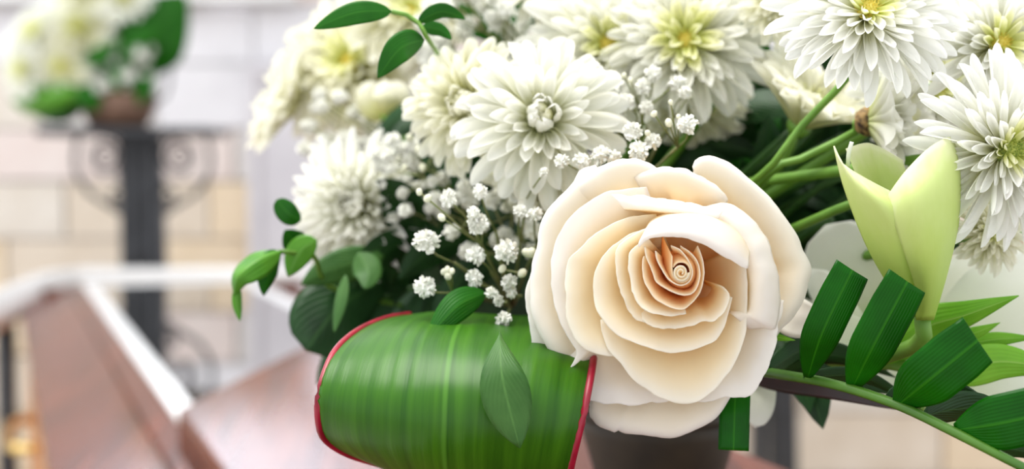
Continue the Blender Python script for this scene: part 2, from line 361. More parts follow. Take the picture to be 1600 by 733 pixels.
# trolley: enamel rail with black posts
tr = thing('casket_trolley', 'pale rounded enamel rail on black posts under the casket head', 'trolley', K(.3, Q1 - .3, CZ))
r = [P(620, 424, 3.3), P(300, 432, 3.22), P(140, 437, 3.12), P(75, 446, 2.98), P(25, 470, 2.8), P(-40, 500, 2.6), P(-160, 530, 2.3)]
v, f = tube_geo(r, [.007, .05], 16, 60); obj('rail', v, f, M['chrome'], tr)
pp = P(8, 478, 2.75)
v, f = tube_geo([pp, Vector((pp.x, pp.y, 0))], .019, 12); obj('post', v, f, M['iron'], tr)
for p, q in ((.16, Q1 + .15), (.55, Q1 + .16)):
    v, f = tube_geo([K(p, q, .27), K(p, q, CZ)], .017, 12); obj('post', v, f, M['iron'], tr)
for q in (.55, 2.6):
    v, f = tube_geo([K(.10, q, .86), K(.10, q, CZ)], .018, 10); obj('post', v, f, M['iron'], tr)
    v, f = tube_geo([K(.5, q, .86), K(.5, q, CZ)], .018, 10); obj('post', v, f, M['iron'], tr)
    v, f = tube_geo([K(.0 if q > 1 else .06, q, .86), K(.6, q, .86)], .018, 10); obj('crossbar', v, f, M['iron'], tr)
for p in (.10, .5):
    v, f = tube_geo([K(p, .5, .858), K(p, Q1 - .1, .858)], .017, 10); obj('side_bar', v, f, M['iron'], tr)

# ------------------------------------------------------------------ pedestals
def scroll(c, r0, r1, a0, a1, r=.006, n=30, squash=1):
    pts = []
    for i in range(n):
        t = i / (n - 1); a = a0 + (a1 - a0) * t; rr = r0 + (r1 - r0) * t
        pts.append(Vector(c) + Vector((rr * math.cos(a), 0, rr * math.sin(a) * squash)))
    return tube_geo(pts, r, 8)
def pedestal(px, D, label, full=True):
    top = P(px, 205, D); x, y, zt = top
    s = D / F
    t = thing('flower_pedestal', label, 'pedestal', (x, y, 0), 'wrought iron pedestals by the wall')
    box_obj('top_plate', (x - 138 * s, y - .13, zt - .012), (x + 118 * s, y + .13, zt + .008), M['iron'], t, bevel=.004)
    for dx, w_, ln in ((-22, 11, 0), (-2, 8, .01), (17, 11, .02)):
        V, Fc = box_geo(lambda a, b, c: Vector((x + dx * s + a + (zt - c) * ln, y + b, c)), (-w_ * s, -.02, .03), (w_ * s, .03, zt - .012))
        obj('post_bar', V, Fc, M['iron'], t, smooth=False, bevel=.003)
    for sg in (-1, 1):
        pl = [Vector((x + sg * 100 * s, y, zt - .01)), Vector((x + sg * 106 * s, y, zt - 50 * s)), Vector((x + sg * 90 * s, y, zt - 90 * s)), Vector((x + sg * 55 * s, y, zt - 115 * s)), Vector((x + sg * 34 * s, y, zt - 128 * s))]
        v, f = tube_geo(pl, .006, 8, 30); obj('scroll', v, f, M['iron'], t)
        v, f = scroll((x + sg * 58 * s, y, zt - 38 * s), 30 * s, 8 * s, PI / 2 if sg > 0 else PI / 2, (PI / 2 + 4.5 * PI * sg), .0045, 60); obj('scroll', v, f, M['iron'], t)
        v, f = scroll((x + sg * 36 * s, y, zt - 100 * s), 20 * s, 5 * s, PI / 2, PI / 2 + 3.5 * PI * sg, .0045, 40); obj('scroll', v, f, M['iron'], t)
    for k in range(4):
        a = PI / 4 + k * PI / 2
        pts = [Vector((x, y, .30)), Vector((x + .10 * math.cos(a), y + .10 * math.sin(a), .2)), Vector((x + .19 * math.cos(a), y + .19 * math.sin(a), .02))]
        v, f = tube_geo(pts, .012, 8, 12); obj('foot', v, f, M['iron'], t)
    return top
ptop = pedestal(222, 3.3, 'black wrought iron pedestal with scrolls, carrying the blurred white arrangement at left')
pedestal(1212, 3.3, 'dark pedestal post glimpsed below the rose and palm frond, against the wall')

# ------------------------------------------------------------------ petal library
def petal_mesh(name, m, width=.22, bend=.3, cup=.12, tip=.5, notch=0, nu=6, nv=11, ridge=.02, base=.42, twist=0, side=0):
    """unit petal along +Y, concave to +Z. bend>0 curls towards +Z"""
    V = []; UV = []; y = z = 0.0; dt = 1 / (nv - 1); 
    for j in range(nv):
        s_ = j / (nv - 1); t = 1 - (1 - s_) ** 1.6; dt = t - (1 - (1 - (j - 1) / (nv - 1)) ** 1.6) if j else 0
        if j:
            an = bend * (t ** 1.6); y += math.cos(an) * dt; z += math.sin(an) * dt
        an = bend * (t ** 1.6)
        wt = (base + (1 - base) * math.sin(min(t / .68, 1) * PI / 2))
        if t > .68: wt *= max(0.0, 1 - ((t - .68) / .32) ** 2.4) ** tip
        wt = max(wt, .14 if j == nv - 1 else 0)
        for i in range(nu + 1):
            u = i / nu * 2 - 1
            x = u * width / 2 * wt
            cz = cup * width * (u * u) * wt * 2.2 + ridge * width * math.cos(u * PI * 2) * wt
            back = -notch * (1 - abs(abs(u) - .5) * 2) * t ** 6 * .5 
            tw = twist * t
            xx, zz = x * math.cos(tw) - cz * math.sin(tw), x * math.sin(tw) + cz * math.cos(tw)
            V.append((xx + side * t * t, y - zz * math.sin(an) + back, z + zz * math.cos(an)))
            UV.append((i / nu, t))
    return make_mesh(name, V, grid_faces(nu + 1, nv), m, UV)
LIB = {}
def lib(mk, wd, bend, k, tip=.5):
    key = (mk, wd, bend, k)
    if key not in LIB:
        rr = random.Random(hash((wd, bend, k)) & 0xffff)
        LIB[key] = petal_mesh('petal', M[mk], wd * (.9 + .25 * rr.random()), bend + rr.uniform(-.25, .25), .14 + .2 * rr.random(), tip,
                              notch=-.03 * rr.random(), twist=rr.uniform(-.35, .35), side=rr.uniform(-.06, .06), ridge=.05)
    return LIB[key]
def seeds_mesh(m, r, n, hh=.5):
    V, Fc = [], []
    for i in range(n):
        a = i * 2.39996; rr = r * math.sqrt((i + .5) / n); zc = hh * r * (1 - (rr / r) ** 2)
        c = Vector((rr * math.cos(a), rr * math.sin(a), zc)); s = r / math.sqrt(n) * .75
        o = len(V)
        V += [c + Vector((s, 0, 0)), c + Vector((-.5 * s, .87 * s, 0)), c + Vector((-.5 * s, -.87 * s, 0)), c + Vector((rr * .2 * math.cos(a), rr * .2 * math.sin(a), 2.2 * s))]
        Fc += [(o, o + 1, o + 3), (o + 1, o + 2, o + 3), (o + 2, o, o + 3)]
    V.append(Vector((0, 0, -.2 * r))); ce = len(V) - 1; o = len(V)
    for k in range(12): V.append(Vector((r * math.cos(k * PI / 6), r * math.sin(k * PI / 6), -.05 * r)))
    for k in range(12): Fc.append((o + k, o + (k + 1) % 12, ce))
    V.append(Vector((0, 0, hh * r))); tp = len(V) - 1
    for k in range(12): Fc.append((o + (k + 1) % 12, o + k, tp))
    return make_mesh('flower_center', V, Fc, m, smooth=False)
FOAM = P(950, 430, .655)
def axis_matrix(nrm, spin=0):
    n = Vector(nrm).normalized(); s = n.cross(Vector((0, 0, 1)))
    if s.length < .05: s = n.cross(Vector((1, 0, 0)))
    s.normalize(); u = n.cross(s).normalized()
    m = Matrix((s, u, n)).transposed()
    return m @ Matrix.Rotation(spin, 3, 'Z')
def mum(px, py, D, Rpx, facing, label, style='spoon', mk='mum', seed=0, layers=None, stem=None, open_=85, center='disk', group=None, stem_r=.0022, incurve=True, calyx=None, count=1.0, wd=None, cr=None, root=None, depthk=.5):
    rnd = random.Random(seed * 13 + 5)
    c = P(px, py, D); R = Rpx / F * D
    n = camvec(*facing).normalized(); A = axis_matrix(n, rnd.random() * 6)
    t = thing('chrysanthemum', label, 'flower', c, group or ('far chrysanthemums on the pedestal' if D > 2 else 'chrysanthemums of the casket bouquet'))
    W_ = wd or {'spoon': .22, 'fine': .15}[style]
    NL = layers or (8 if style == 'spoon' else 10)
    for k in range(NL):
        fr = k / (NL - 1)
        cnt = int((20 - 11 * fr) * count if style == 'spoon' else (24 - 13 * fr) * count)
        if fr > .999: cnt = max(5, cnt - 2)
        th = math.radians(open_ * (1 - fr) ** .85 + (8 if incurve else 42) * fr)
        ln = R * (1 - .62 * fr ** 1.1)
        if style == 'spoon':
            bend = -.25 if fr < .3 else (.25 if fr < .6 else (1.25 if incurve else .3))
        else: bend = -.15 if fr < .25 else (.35 if fr < .7 else .5)
        br = R * (.15 * (1 - fr * .45) if incurve and fr > .55 else .13 * (1 - fr * .75)); bz = R * (.16 * fr)
        for i in range(cnt):
            a = 2 * PI * (i + .5 * (k % 2) + rnd.uniform(-.2, .2)) / cnt
            th2 = th + rnd.uniform(-.1, .1); l2 = ln * rnd.uniform(.9, 1.05)
            rad = Vector((math.cos(a), math.sin(a), 0)); tan = Vector((-math.sin(a), math.cos(a), 0))
            d = rad * math.sin(th2) + Vector((0, 0, math.cos(th2)))
            up = tan.cross(d); 
            if up.dot(Vector((0, 0, 1))) - up.dot(rad) < 0: up = -up
            side = d.cross(up)
            roll = rnd.uniform(-.3, .3)
            m3 = A @ (Matrix((side, d, up)).transposed() @ Matrix.Rotation(roll, 3, 'Y'))
            me = lib('mum_in' if (fr > .72 and style == 'spoon' and (mk != 'mum_w' or fr > .85)) else mk, W_ if fr < .7 else W_ * 1.25, bend, rnd.randrange(4))
            o = bpy.data.objects.new('petal', me); C.objects.link(o); o.parent = t
            pos = A @ (rad * br + Vector((0, 0, bz)))
            o.matrix_local = Matrix.Translation(pos) @ m3.to_4x4() @ Matrix.Diagonal((l2, l2, l2, 1))
    cr = cr or .10
    me = seeds_mesh(M[center], R * cr * (1.3 if incurve else 1.7), 90)
    o = bpy.data.objects.new('flower_center', me); C.objects.link(o); o.parent = t
    o.matrix_local = Matrix.Translation(A @ Vector((0, 0, R * (.17 if incurve else .20)))) @ A.to_4x4()
    # green receptacle behind the petals and the stem
    V = []; prof = [(.02, -.16), (.11, -.14), (.16, -.06), (.17, .0), (.12, .05), (.02, .08)]
    for r_, z_ in prof:
        for k in range(14): V.append(c + A @ Vector((R * r_ * math.cos(k * PI / 7), R * r_ * math.sin(k * PI / 7), R * z_)))
    cv = obj('calyx', V, grid_faces(14, len(prof), wrap=True), M[calyx or 'stem'], t)
    rt = root if root is not None else FOAM + Vector((rnd.uniform(-.05, .05), rnd.uniform(-.02, .02), rnd.uniform(-.04, .03)))
    back = c - n * R * .14
    pts = [back, back - n * R * .5, (back - n * R * .7).lerp(rt, .5), rt] if stem is None else [back] + [P(*q) for q in stem] + [rt]
    v, f = tube_geo(pts, stem_r, 8, 24); obj('stem', v, f, M['stem'], t)
    return t

# ------------------------------------------------------------------ leaves
def blade_geo(pts, wpx, shape='ovate', roll=0.0, fold=.15, nu=8, nv=18, D=None, wave=0, curl=0, seed=0):
    """leaf blade through image-located points; wpx = full width in pixels at that depth"""
    w3 = arcsample([P(*q) if len(q) == 3 else Vector(q) for q in pts], nv) if not isinstance(pts[0], Vector) else arcsample(pts, nv)
    dep = (w3[nv // 2] - Vector((0, 0, CZ))).length
    hw = wpx / F * dep / 2 if wpx > 1 else wpx / 2
    V, UV = [], []
    for j in range(nv):
        t = j / (nv - 1)
        tg = (w3[min(j + 1, nv - 1)] - w3[max(j - 1, 0)]).normalized()
        vw = (Vector((0, 0, CZ)) - w3[j]).normalized()
        s = tg.cross(vw).normalized(); s = Matrix.Rotation(roll, 3, tg) @ s; nrm = s.cross(tg).normalized()
        if shape == 'ovate': k = math.sin(PI * t ** .8) ** .75 if 0 < t < 1 else 0
        elif shape == 'obovate': k = math.sin(PI * t ** 1.35) ** .85 if 0 < t < 1 else 0
        elif shape == 'lance': k = (math.sin(PI * t ** .6) ** .9 if 0 < t < 1 else 0)
        elif shape == 'cut': k = .22 + .78 * math.sin(min(t / .5, 1) * PI / 2) - .08 * max(0, (t - .8) / .2)
        elif shape == 'strap': k = 1
        elif shape == 'petal': k = (.25 + .75 * math.sin(min(t / .65, 1) * PI / 2)) * (math.sqrt(max(0, 1 - ((t - .65) / .35) ** 2)) if t > .65 else 1)
        elif shape == 'round': k = math.sqrt(max(0, 1 - (2 * t - 1) ** 2))
        k = max(k, .02)
        for i in range(nu + 1):
            u = i / nu * 2 - 1
            cutsk = (u * hw * .16) if (shape == 'cut' and j == nv - 1) else 0
            V.append(w3[j] + s * (u * hw * k) + nrm * (-abs(u) * fold * hw * k * 1.4 + wave * hw * math.sin(t * 9 + u * 2 + seed) + curl * hw * k * u * u) - tg * cutsk)
            UV.append((i / nu, t))
    return V, grid_faces(nu + 1, nv), UV
def leaf(name, pts, wpx, m, parent=None, label=None, cat='leaf', thick=.0003, group=None, **kw):
    V, Fc, UV = blade_geo(pts, wpx, **kw)
    o = obj(name, V, Fc, M[m], parent, UV, thick=thick)
    if parent is None: tag(o, label, cat, group)
    return o

# ------------------------------------------------------------------ container and core
bc = P(1030, 640, .66); lidz = CZ - .168
b = thing('flower_bowl', 'dark round bowl under the arrangement on the casket lid', 'bowl', (bc.x, bc.y, lidz + .001))
hb = bc.z - lidz
v, f = lathe_geo((bc.x, bc.y, lidz + .001), [(.001, 0), (.03, 0), (.032, .004), (.026, .012), (.03, hb * .4), (.036, hb * .8), (.038, hb), (.034, hb), (.030, hb * .6), (.001, hb * .3)])
obj('bowl_body', v, f, M['bowl_d'], b)
v, f = lathe_geo((bc.x, bc.y, lidz + .001), [(.0375, hb - .004), (.040, hb - .003), (.040, hb + .002), (.0365, hb + .002)]); obj('rim', v, f, M['bowl_d'], b)
V = []; 
for j in range(17):
    for i in range(28):
        a, b_ = 2 * PI * i / 28, PI * j / 16
        d = Vector((math.cos(a) * math.sin(b_), math.sin(a) * math.sin(b_), math.cos(b_)))
        k = 1 + .08 * noise.noise(d * 3)
        V.append(FOAM + Vector((d.x * .085 * k, d.y * .035 * k, d.z * .058 * k - .003)))
# neck that seats in the bowl
obj('floral_foam', V, grid_faces(28, 17, wrap=True), M['foam'], None, loc=FOAM)
tag(bpy.data.objects['floral_foam'], 'dark green floral foam hidden behind the flowers above the bowl', 'floral foam')

# ------------------------------------------------------------------ THE ROSE
rose = thing('rose', 'large creamy white rose with peach heart, in sharp focus in front', 'flower', P(1063, 425, .49))
KZ = .45 / F
CUP = [(1, 0), (.94, -3), (.82, -14), (.6, -45), (.35, -95), (.12, -150)]
ROLL = [(.985, -16), (1.0, -8), (.985, 0), (.94, 3), (.84, -6), (.66, -40), (.38, -100), (.12, -160)]
STEEP = [(1, 0), (.95, -3), (.86, -12), (.74, -32), (.6, -70), (.35, -140)]
FLANGE = [(1, -28), (.93, -12), (.84, -2), (.76, 0), (.705, -8), (.67, -35), (.6, -90), (.3, -160)]
HOOD = [(.98, -4), (1, 2), (1.12, 0), (1.35, -12), (1.6, -40), (1.65, -90), (1.1, -150), (.3, -180)]
LIP = [(1.22, -10), (1.12, 0), (1.03, 0), (1.0, -8), (.99, -40), (.9, -90), (.3, -160)]
def rpetal(rim, z0, prof, m, c=(1063, 425), nu=44, nv=18, tuck=18, ruf=3.4, seed=0, rows3=None):
    if rows3: rows = [arcsample([Vector(q) for q in r], nu) for r in rows3]; prof = rows
    R3 = [] if rows3 else [Vector((q[0], q[1], z0 + (q[2] if len(q) > 2 else 0))) for q in rim]
    if not rows3: R3 = arcsample(R3, nu); rows = []
    for (s, dz) in ([] if rows3 else prof):
        row = []
        for i, p in enumerate(R3):
            u = i / (nu - 1); tk = tuck * abs(2 * u - 1) ** 5
            row.append(Vector((c[0] + (p.x - c[0]) * s, c[1] + (p.y - c[1]) * s, p.z + dz - tk)))
        rows.append(row)
    V, UV = [], []
    cols = [catmull([rows[k][i] for k in range(len(prof))], nv) for i in range(nu)]
    for j in range(nv):
        t = 1 - j / (nv - 1)
        for i in range(nu):
            p = cols[i][j]; u = i / (nu - 1)
            nz = noise.noise(Vector((p.x * .018, p.y * .018, seed * 3.1))) * ruf * 1.6 + noise.noise(Vector((p.x * .05, p.y * .05, seed))) * ruf * .6
            e = t ** 3; 
            V.append(P(p.x + e * (noise.noise(Vector((u * 9, seed, 2))) + .5 * noise.noise(Vector((u * 24, seed, 4)))) * ruf, p.y + e * (noise.noise(Vector((u * 9, seed, 7))) + .5 * noise.noise(Vector((u * 24, seed, 9)))) * ruf, .452 - (p.z + nz * (.3 + e)) * KZ))
            UV.append((u, t))
    return obj('petal', V, grid_faces(nu, nv), M[m], rose, UV, thick=.00035)
# outermost ring
rpetal([(905, 600), (921, 632), (921, 648), (935, 665), (960, 675), (968, 671), (976, 677), (1010, 680), (1049, 684), (1090, 670), (1120, 652), (1138, 625), (1150, 600)], -112, ROLL, 'rose_out', seed=1)
rpetal([(850, 400), (828, 430), (820, 460), (824, 490), (829, 520), (830, 548), (840, 575), (868, 602), (895, 616), (930, 618)], -104, CUP, 'rose_out', seed=2)
rpetal([(930, 258), (906, 268), (893, 290), (868, 314), (850, 338), (842, 360), (839, 388), (833, 410), (829, 445), (830, 480), (838, 510), (856, 545), (880, 584)], -82, ROLL, 'rose_out', seed=3)
rpetal([(893, 300), (906, 284), (925, 270), (945, 257), (968, 250), (992, 249), (1010, 253), (1022, 260), (1032, 272), (1045, 290)], -76, ROLL, 'rose_out', seed=4)
rpetal([(990, 275), (1015, 266), (1040, 261), (1062, 263), (1085, 271), (1108, 283), (1125, 296), (1137, 314)], -66, ROLL, 'rose_out', seed=5)
rpetal([(1120, 315, -6), (1100, 285, -6), (1087, 268), (1086, 254), (1096, 245), (1112, 244), (1136, 254), (1160, 271), (1185, 292), (1207, 314), (1230, 345), (1247, 370), (1255, 392), (1267, 418), (1263, 440), (1256, 468), (1240, 495), (1222, 514), (1205, 540)], -88, ROLL, 'rose_out', seed=6, nu=64)
rpetal([(1225, 470), (1219, 500), (1213, 530), (1206, 560), (1193, 590), (1174, 617), (1150, 620), (1125, 624), (1090, 628)], -62, CUP, 'rose_out', seed=7)
rpetal([(872, 560), (879, 585, 6), (886, 603), (898, 617), (931, 628), (960, 632), (990, 633), (1020, 630), (1050, 625)], -78, CUP, 'rose_out', seed=8)
# second ring
rpetal([(1010, 292), (965, 297), (925, 312), (895, 335), (872, 368), (862, 405), (862, 445), (868, 485), (884, 522), (900, 548), (893, 572, 6), (880, 586, 10)], -52, CUP, 'rose_out', seed=9)
rpetal([(1025, 335), (990, 338), (957, 350), (931, 366), (908, 387), (887, 408), (884, 438), (884, 470), (886, 500), (895, 526), (915, 546), (950, 557), (985, 560)], -34, CUP, 'rose_mid', seed=10)
rpetal([(975, 326, -10), (1000, 327), (1040, 331), (1079, 338), (1104, 343), (1119, 346)], -14, LIP, 'rose_out', seed=11, tuck=8)
rpetal([(1100, 325, -8), (1120, 318), (1138, 319), (1157, 328), (1181, 350), (1200, 377), (1211, 410), (1217, 443), (1218, 478), (1213, 512), (1192, 512), (1172, 515)], -30, FLANGE, 'rose_out', seed=12, nu=56, tuck=6)
rpetal([(938, 500), (943, 525), (952, 548), (968, 569), (985, 590), (1010, 608), (1040, 625), (1073, 631), (1102, 622), (1128, 596), (1148, 568), (1161, 535), (1166, 500), (1168, 460), (1166, 420), (1156, 385)], -32, CUP, 'rose_mid', seed=13, nu=60, tuck=8)
# third ring
rpetal([(1030, 352), (990, 364), (964, 379), (945, 397), (930, 424), (927, 457), (931, 483), (944, 503), (964, 522), (990, 536), (1015, 545), (1042, 550), (1070, 549), (1099, 541), (1119, 529), (1137, 500), (1144, 465)], -10, CUP, 'rose_mid', seed=14, nu=60, tuck=8)
rpetal([(1020, 352), (992, 366), (968, 382), (962, 402), (963, 425), (967, 448), (976, 472), (990, 496), (1010, 505)], -2, STEEP, 'rose_mid', seed=15, tuck=10)
rpetal([(1000, 492), (1016, 509), (1040, 514), (1060, 513), (1080, 509), (1096, 502), (1113, 503), (1129, 492), (1138, 474), (1140, 458), (1130, 448)], 0, STEEP, 'rose_mid', seed=16, tuck=10)
# bud
BC = (1064, 428)
CONE = [(1, -6), (1.0, 0), (1.12, -2), (1.4, -10), (1.8, -26), (2.1, -60)]
rpetal([(1012, 372), (998, 381), (986, 392), (982, 408), (984, 436), (992, 464), (999, 478), (1016, 488), (1038, 493), (1058, 494), (1072, 490)], 16, STEEP, 'rose_mid', c=BC, seed=17, tuck=6)
HR = [[(999, 386, 20), (1008, 376, 30), (1024, 371, 34), (1045, 370, 36), (1070, 372, 36), (1095, 380, 34), (1115, 391, 30), (1136, 404, 24), (1154, 414, 14), (1167, 420, 2)],
      [(998, 381, 18), (1006, 370, 31), (1024, 364, 37), (1045, 362, 39), (1071, 363, 39), (1097, 370, 37), (1118, 381, 33), (1139, 394, 26), (1156, 406, 14), (1169, 415, 2)],
      [(1002, 372, 6), (1010, 360, 20), (1028, 353, 26), (1048, 350, 28), (1073, 350, 28), (1100, 354, 26), (1122, 363, 22), (1142, 376, 16), (1158, 391, 6), (1170, 405, -6)],
      [(1008, 362, -20), (1016, 349, -8), (1032, 341, -2), (1050, 337, 0), (1075, 336, 0), (1103, 339, -2), (1126, 348, -6), (1146, 361, -12), (1161, 377, -18), (1171, 395, -26)],
      [(1012, 362, -70), (1020, 350, -70), (1035, 342, -70), (1052, 338, -70), (1076, 337, -70), (1103, 341, -70), (1126, 350, -70), (1144, 363, -70), (1158, 380, -70), (1166, 397, -70)],
      [(1040, 410, -150), (1045, 405, -150), (1050, 403, -150), (1056, 401, -150), (1064, 400, -150), (1072, 401, -150), (1080, 403, -150), (1086, 406, -150), (1092, 411, -150), (1096, 418, -150)]]
rpetal(None, 0, None, 'rose_out', rows3=HR, seed=18, nu=56, nv=22, ruf=1.5)
rpetal([(1006, 400), (1003, 412), (1005, 432), (1012, 450), (1025, 468), (1040, 477), (1055, 483), (1068, 483), (1082, 474), (1093, 459), (1099, 438), (1100, 418), (1096, 399), (1090, 384)], 22, STEEP, 'rose_in', c=BC, seed=19, tuck=4, ruf=1.5)
rpetal([(1007, 385), (1010, 402), (1019, 424), (1024, 438), (1035, 448), (1049, 456), (1068, 461), (1083, 458), (1091, 445), (1094, 426), (1089, 407), (1077, 393), (1063, 384)], 26, STEEP, 'rose_in', c=BC, seed=20, tuck=4, ruf=1.2)
rpetal([(1024, 392), (1026, 405), (1036, 424), (1046, 438), (1060, 446), (1074, 443), (1081, 432), (1081, 418), (1073, 403), (1062, 390), (1048, 384)], 29, STEEP, 'rose_in', c=BC, seed=21, tuck=3, ruf=1)
rpetal([(1050, 400), (1050, 420), (1053, 433), (1062, 440), (1072, 438), (1078, 428), (1076, 416), (1068, 410), (1058, 411), (1052, 418)], 30, CONE, 'rose_in', c=BC, seed=22, tuck=2, ruf=.8, nu=30)
SPI = [(1064 + (3 + 11 * (1 - k / 22)) * .92 * math.cos(k * .62), 426 + (3 + 11 * (1 - k / 22)) * math.sin(k * .62), 2 * k / 22) for k in range(23)]
rpetal(SPI, 33, [(1.04, -2), (1, 0), (.88, -1), (.6, -3), (.2, -6)], 'rose_mid', c=BC, seed=23, tuck=0, ruf=.5, nu=60, nv=9)
v, f = tube_geo([P(1064, 432, .50), P(1060, 450, .55), FOAM], .0035, 10, 16); obj('stem', v, f, M['stem'], rose)
leaf('sepal', [(1190, 520, .478), (1215, 527, .474), (1243, 532, .47)], 12, 'lime', rose, shape='lance')

# ------------------------------------------------------------------ chrysanthemums
mum(846, 190, .520, 128, (0, .12, 1), 'large white chrysanthemum with curled yellow-green heart, above the left of the rose', seed=1, wd=.23, layers=8, count=.95)
mum(738, 168, .560, 105, (-.45, .15, 1), 'white chrysanthemum half hidden behind the left of the curled-heart one', seed=2, mk='mum_c')
mum(845, 262, .575, 85, (.0, -.7, 1), 'cream chrysanthemum drooping just below the curled-heart one', seed=3, mk='mum_c')
mum(948, 78, .590, 128, (-.05, .2, 1), 'blurred white chrysanthemum with orange-yellow heart at top centre', seed=4, mk='mum', incurve=False)
mum(1072, 72, .575, 128, (-.15, .25, 1), 'dense white chrysanthemum with small yellow heart right of top centre', seed=5, mk='mum', incurve=False, wd=.2, layers=9)
mum(1085, 150, .61, 90, (.1, -.7, 1), 'cream chrysanthemum under the dense one right of top centre', seed=55, mk='mum_c', incurve=False, wd=.2)
mum(562, 322, .620, 112, (-.25, .1, 1), 'soft white chrysanthemum at left above the red-edged leaf', seed=6, style='fine', mk='mum', open_=88)
mum(555, 108, .76, 125, (-.35, .4, 1), 'very blurred cream chrysanthemum at upper left edge of the bouquet', seed=7, mk='mum_c', incurve=False)
mum(470, 165, .76, 95, (-.9, .35, .35), 'blurred cream chrysanthemum seen side-on, leftmost of the bouquet', seed=8, style='fine', mk='mum_c', open_=60, incurve=False)
mum(640, 30, .74, 95, (.1, .5, 1), 'blurred white chrysanthemum behind the top left leaf sprig', seed=9, mk='mum_c', incurve=False)
mum(1352, 30, .475, 142, (.0, .55, 1), 'crisp white chrysanthemum near the top right with yellow heart, on a green stem', seed=10, style='spoon', mk='mum_w', wd=.17, layers=9, count=1.15, incurve=False, stem=[(1332, 110, .50), (1250, 200, .515), (1180, 282, .53)], stem_r=.0014)
mum(1552, 75, .50, 130, (.15, .2, 1), 'white chrysanthemum in the top right corner', seed=11, mk='mum_w', wd=.18, incurve=False, layers=9)
mum(1562, 235, .462, 145, (.25, .0, 1), 'large crisp white chrysanthemum at the right edge beside the green lily bud', seed=12, mk='mum_w', wd=.15, layers=10, count=1.1, incurve=False, style='spoon', center='disk_g', cr=.11)
mum(1545, 362, .500, 62, (.1, .1, 1), 'small cream chrysanthemum peeping below the large right-edge one', seed=13, mk='mum_c', wd=.2, incurve=False, center='disk_g')
mum(1250, 195, .565, 122, (.35, .8, .45), 'cream chrysanthemum seen from the side behind the green stems', seed=14, mk='mum_c', open_=48, wd=.2, incurve=False)
mum(1358, 190, .515, 140, (1, .0, .45), 'side-on white chrysanthemum with brown calyx behind the green bud', seed=15, mk='mum', open_=58, wd=.2, incurve=False, calyx='calyx', stem=[(1340, 204, .522), (1260, 245, .53), (1190, 285, .54)], stem_r=.0015)
mum(1215, 10, .56, 60, (-.1, .3, 1), 'small white chrysanthemum between the two top ones', seed=16, mk='mum_c', incurve=False)
mum(1450, 140, .56, 120, (.2, .1, 1), 'pale chrysanthemum behind the top right ones', seed=17, mk='mum_w', incurve=False, wd=.2)
mum(870, -50, .62, 110, (0, .5, 1), 'white chrysanthemum cut off by the top edge', seed=18, mk='mum_c', incurve=False)
# brown sepals round the side-on calyx
cb = thing('rose_bud', 'small closed cream rose bud, blurred, at upper left of the bouquet', 'flower bud', P(600, 160, .70))
for k in range(7):
    a = k * 2.4; rr = 14 + k * 2.6
    leaf('petal', [(600 + rr * .4 * math.cos(a), 185 + 4 * math.sin(a), .70 + .006 * math.sin(a)), (600 + rr * math.cos(a), 158 + 4 * math.sin(a), .70 + .012 * math.sin(a)), (600 + rr * .7 * math.cos(a), 128 + 3 * math.sin(a), .70 + .008 * math.sin(a))], 40, 'mum_c', cb, shape='round', curl=-.3)
v, f = tube_geo([P(600, 180, .70), P(650, 230, .69), FOAM], .002, 8, 14); obj('stem', v, f, M['stem'], cb)

# ------------------------------------------------------------------ gypsophila
def gyp_mesh(seed):
    r_ = random.Random(seed); V, Fc = [], []
    for i in range(80):
        zc = 1 - 1.8 * (i + .5) / 80; a = i * 2.39996
        d = Vector((math.sqrt(max(0, 1 - zc * zc)) * math.cos(a), math.sqrt(max(0, 1 - zc * zc)) * math.sin(a), zc))
        d = (d + Vector([r_.uniform(-.15, .15) for _ in range(3)])).normalized()
        s = d.cross(Vector((r_.uniform(-1, 1), r_.uniform(-1, 1), r_.uniform(-1, 1)))).normalized(); u = d.cross(s)
        c0 = d * .35; L = r_.uniform(.75, 1.05); wv = r_.uniform(.15, .24)
        o = len(V)
        V += [c0 - s * wv * .3, c0 + s * wv * .3, d * L * .8 - s * wv + u * .06, d * L * .8 + u * -.05, d * L * .8 + s * wv + u * .06, d * L - s * wv * .7 + u * .16, d * L * 1.04 + u * .05, d * L + s * wv * .7 + u * .16]
        Fc += [(o, o + 1, o + 3), (o, o + 3, o + 2), (o + 1, o + 4, o + 3), (o + 2, o + 3, o + 6, o + 5), (o + 3, o + 4, o + 7, o + 6)]
    o = len(V)
    for j in range(5):
        for i in range(8):
            V.append(Vector((.5 * math.sin(PI * j / 4) * math.cos(i * PI / 4), .5 * math.sin(PI * j / 4) * math.sin(i * PI / 4), .5 * math.cos(PI * j / 4))))
    Fc += grid_faces(8, 5, o, wrap=True)
    return make_mesh('blossom', V, Fc, M['gyp'])
GY = [gyp_mesh(k) for k in range(4)]
bV, bF = [], []
for j in range(6):
    for i in range(8): bV.append((math.sin(PI * j / 5) * math.cos(i * PI / 4), math.sin(PI * j / 5) * math.sin(i * PI / 4), 1.25 * math.cos(PI * j / 5)))
BUD = make_mesh('bud', bV, grid_faces(8, 6, wrap=True), M['bud'])
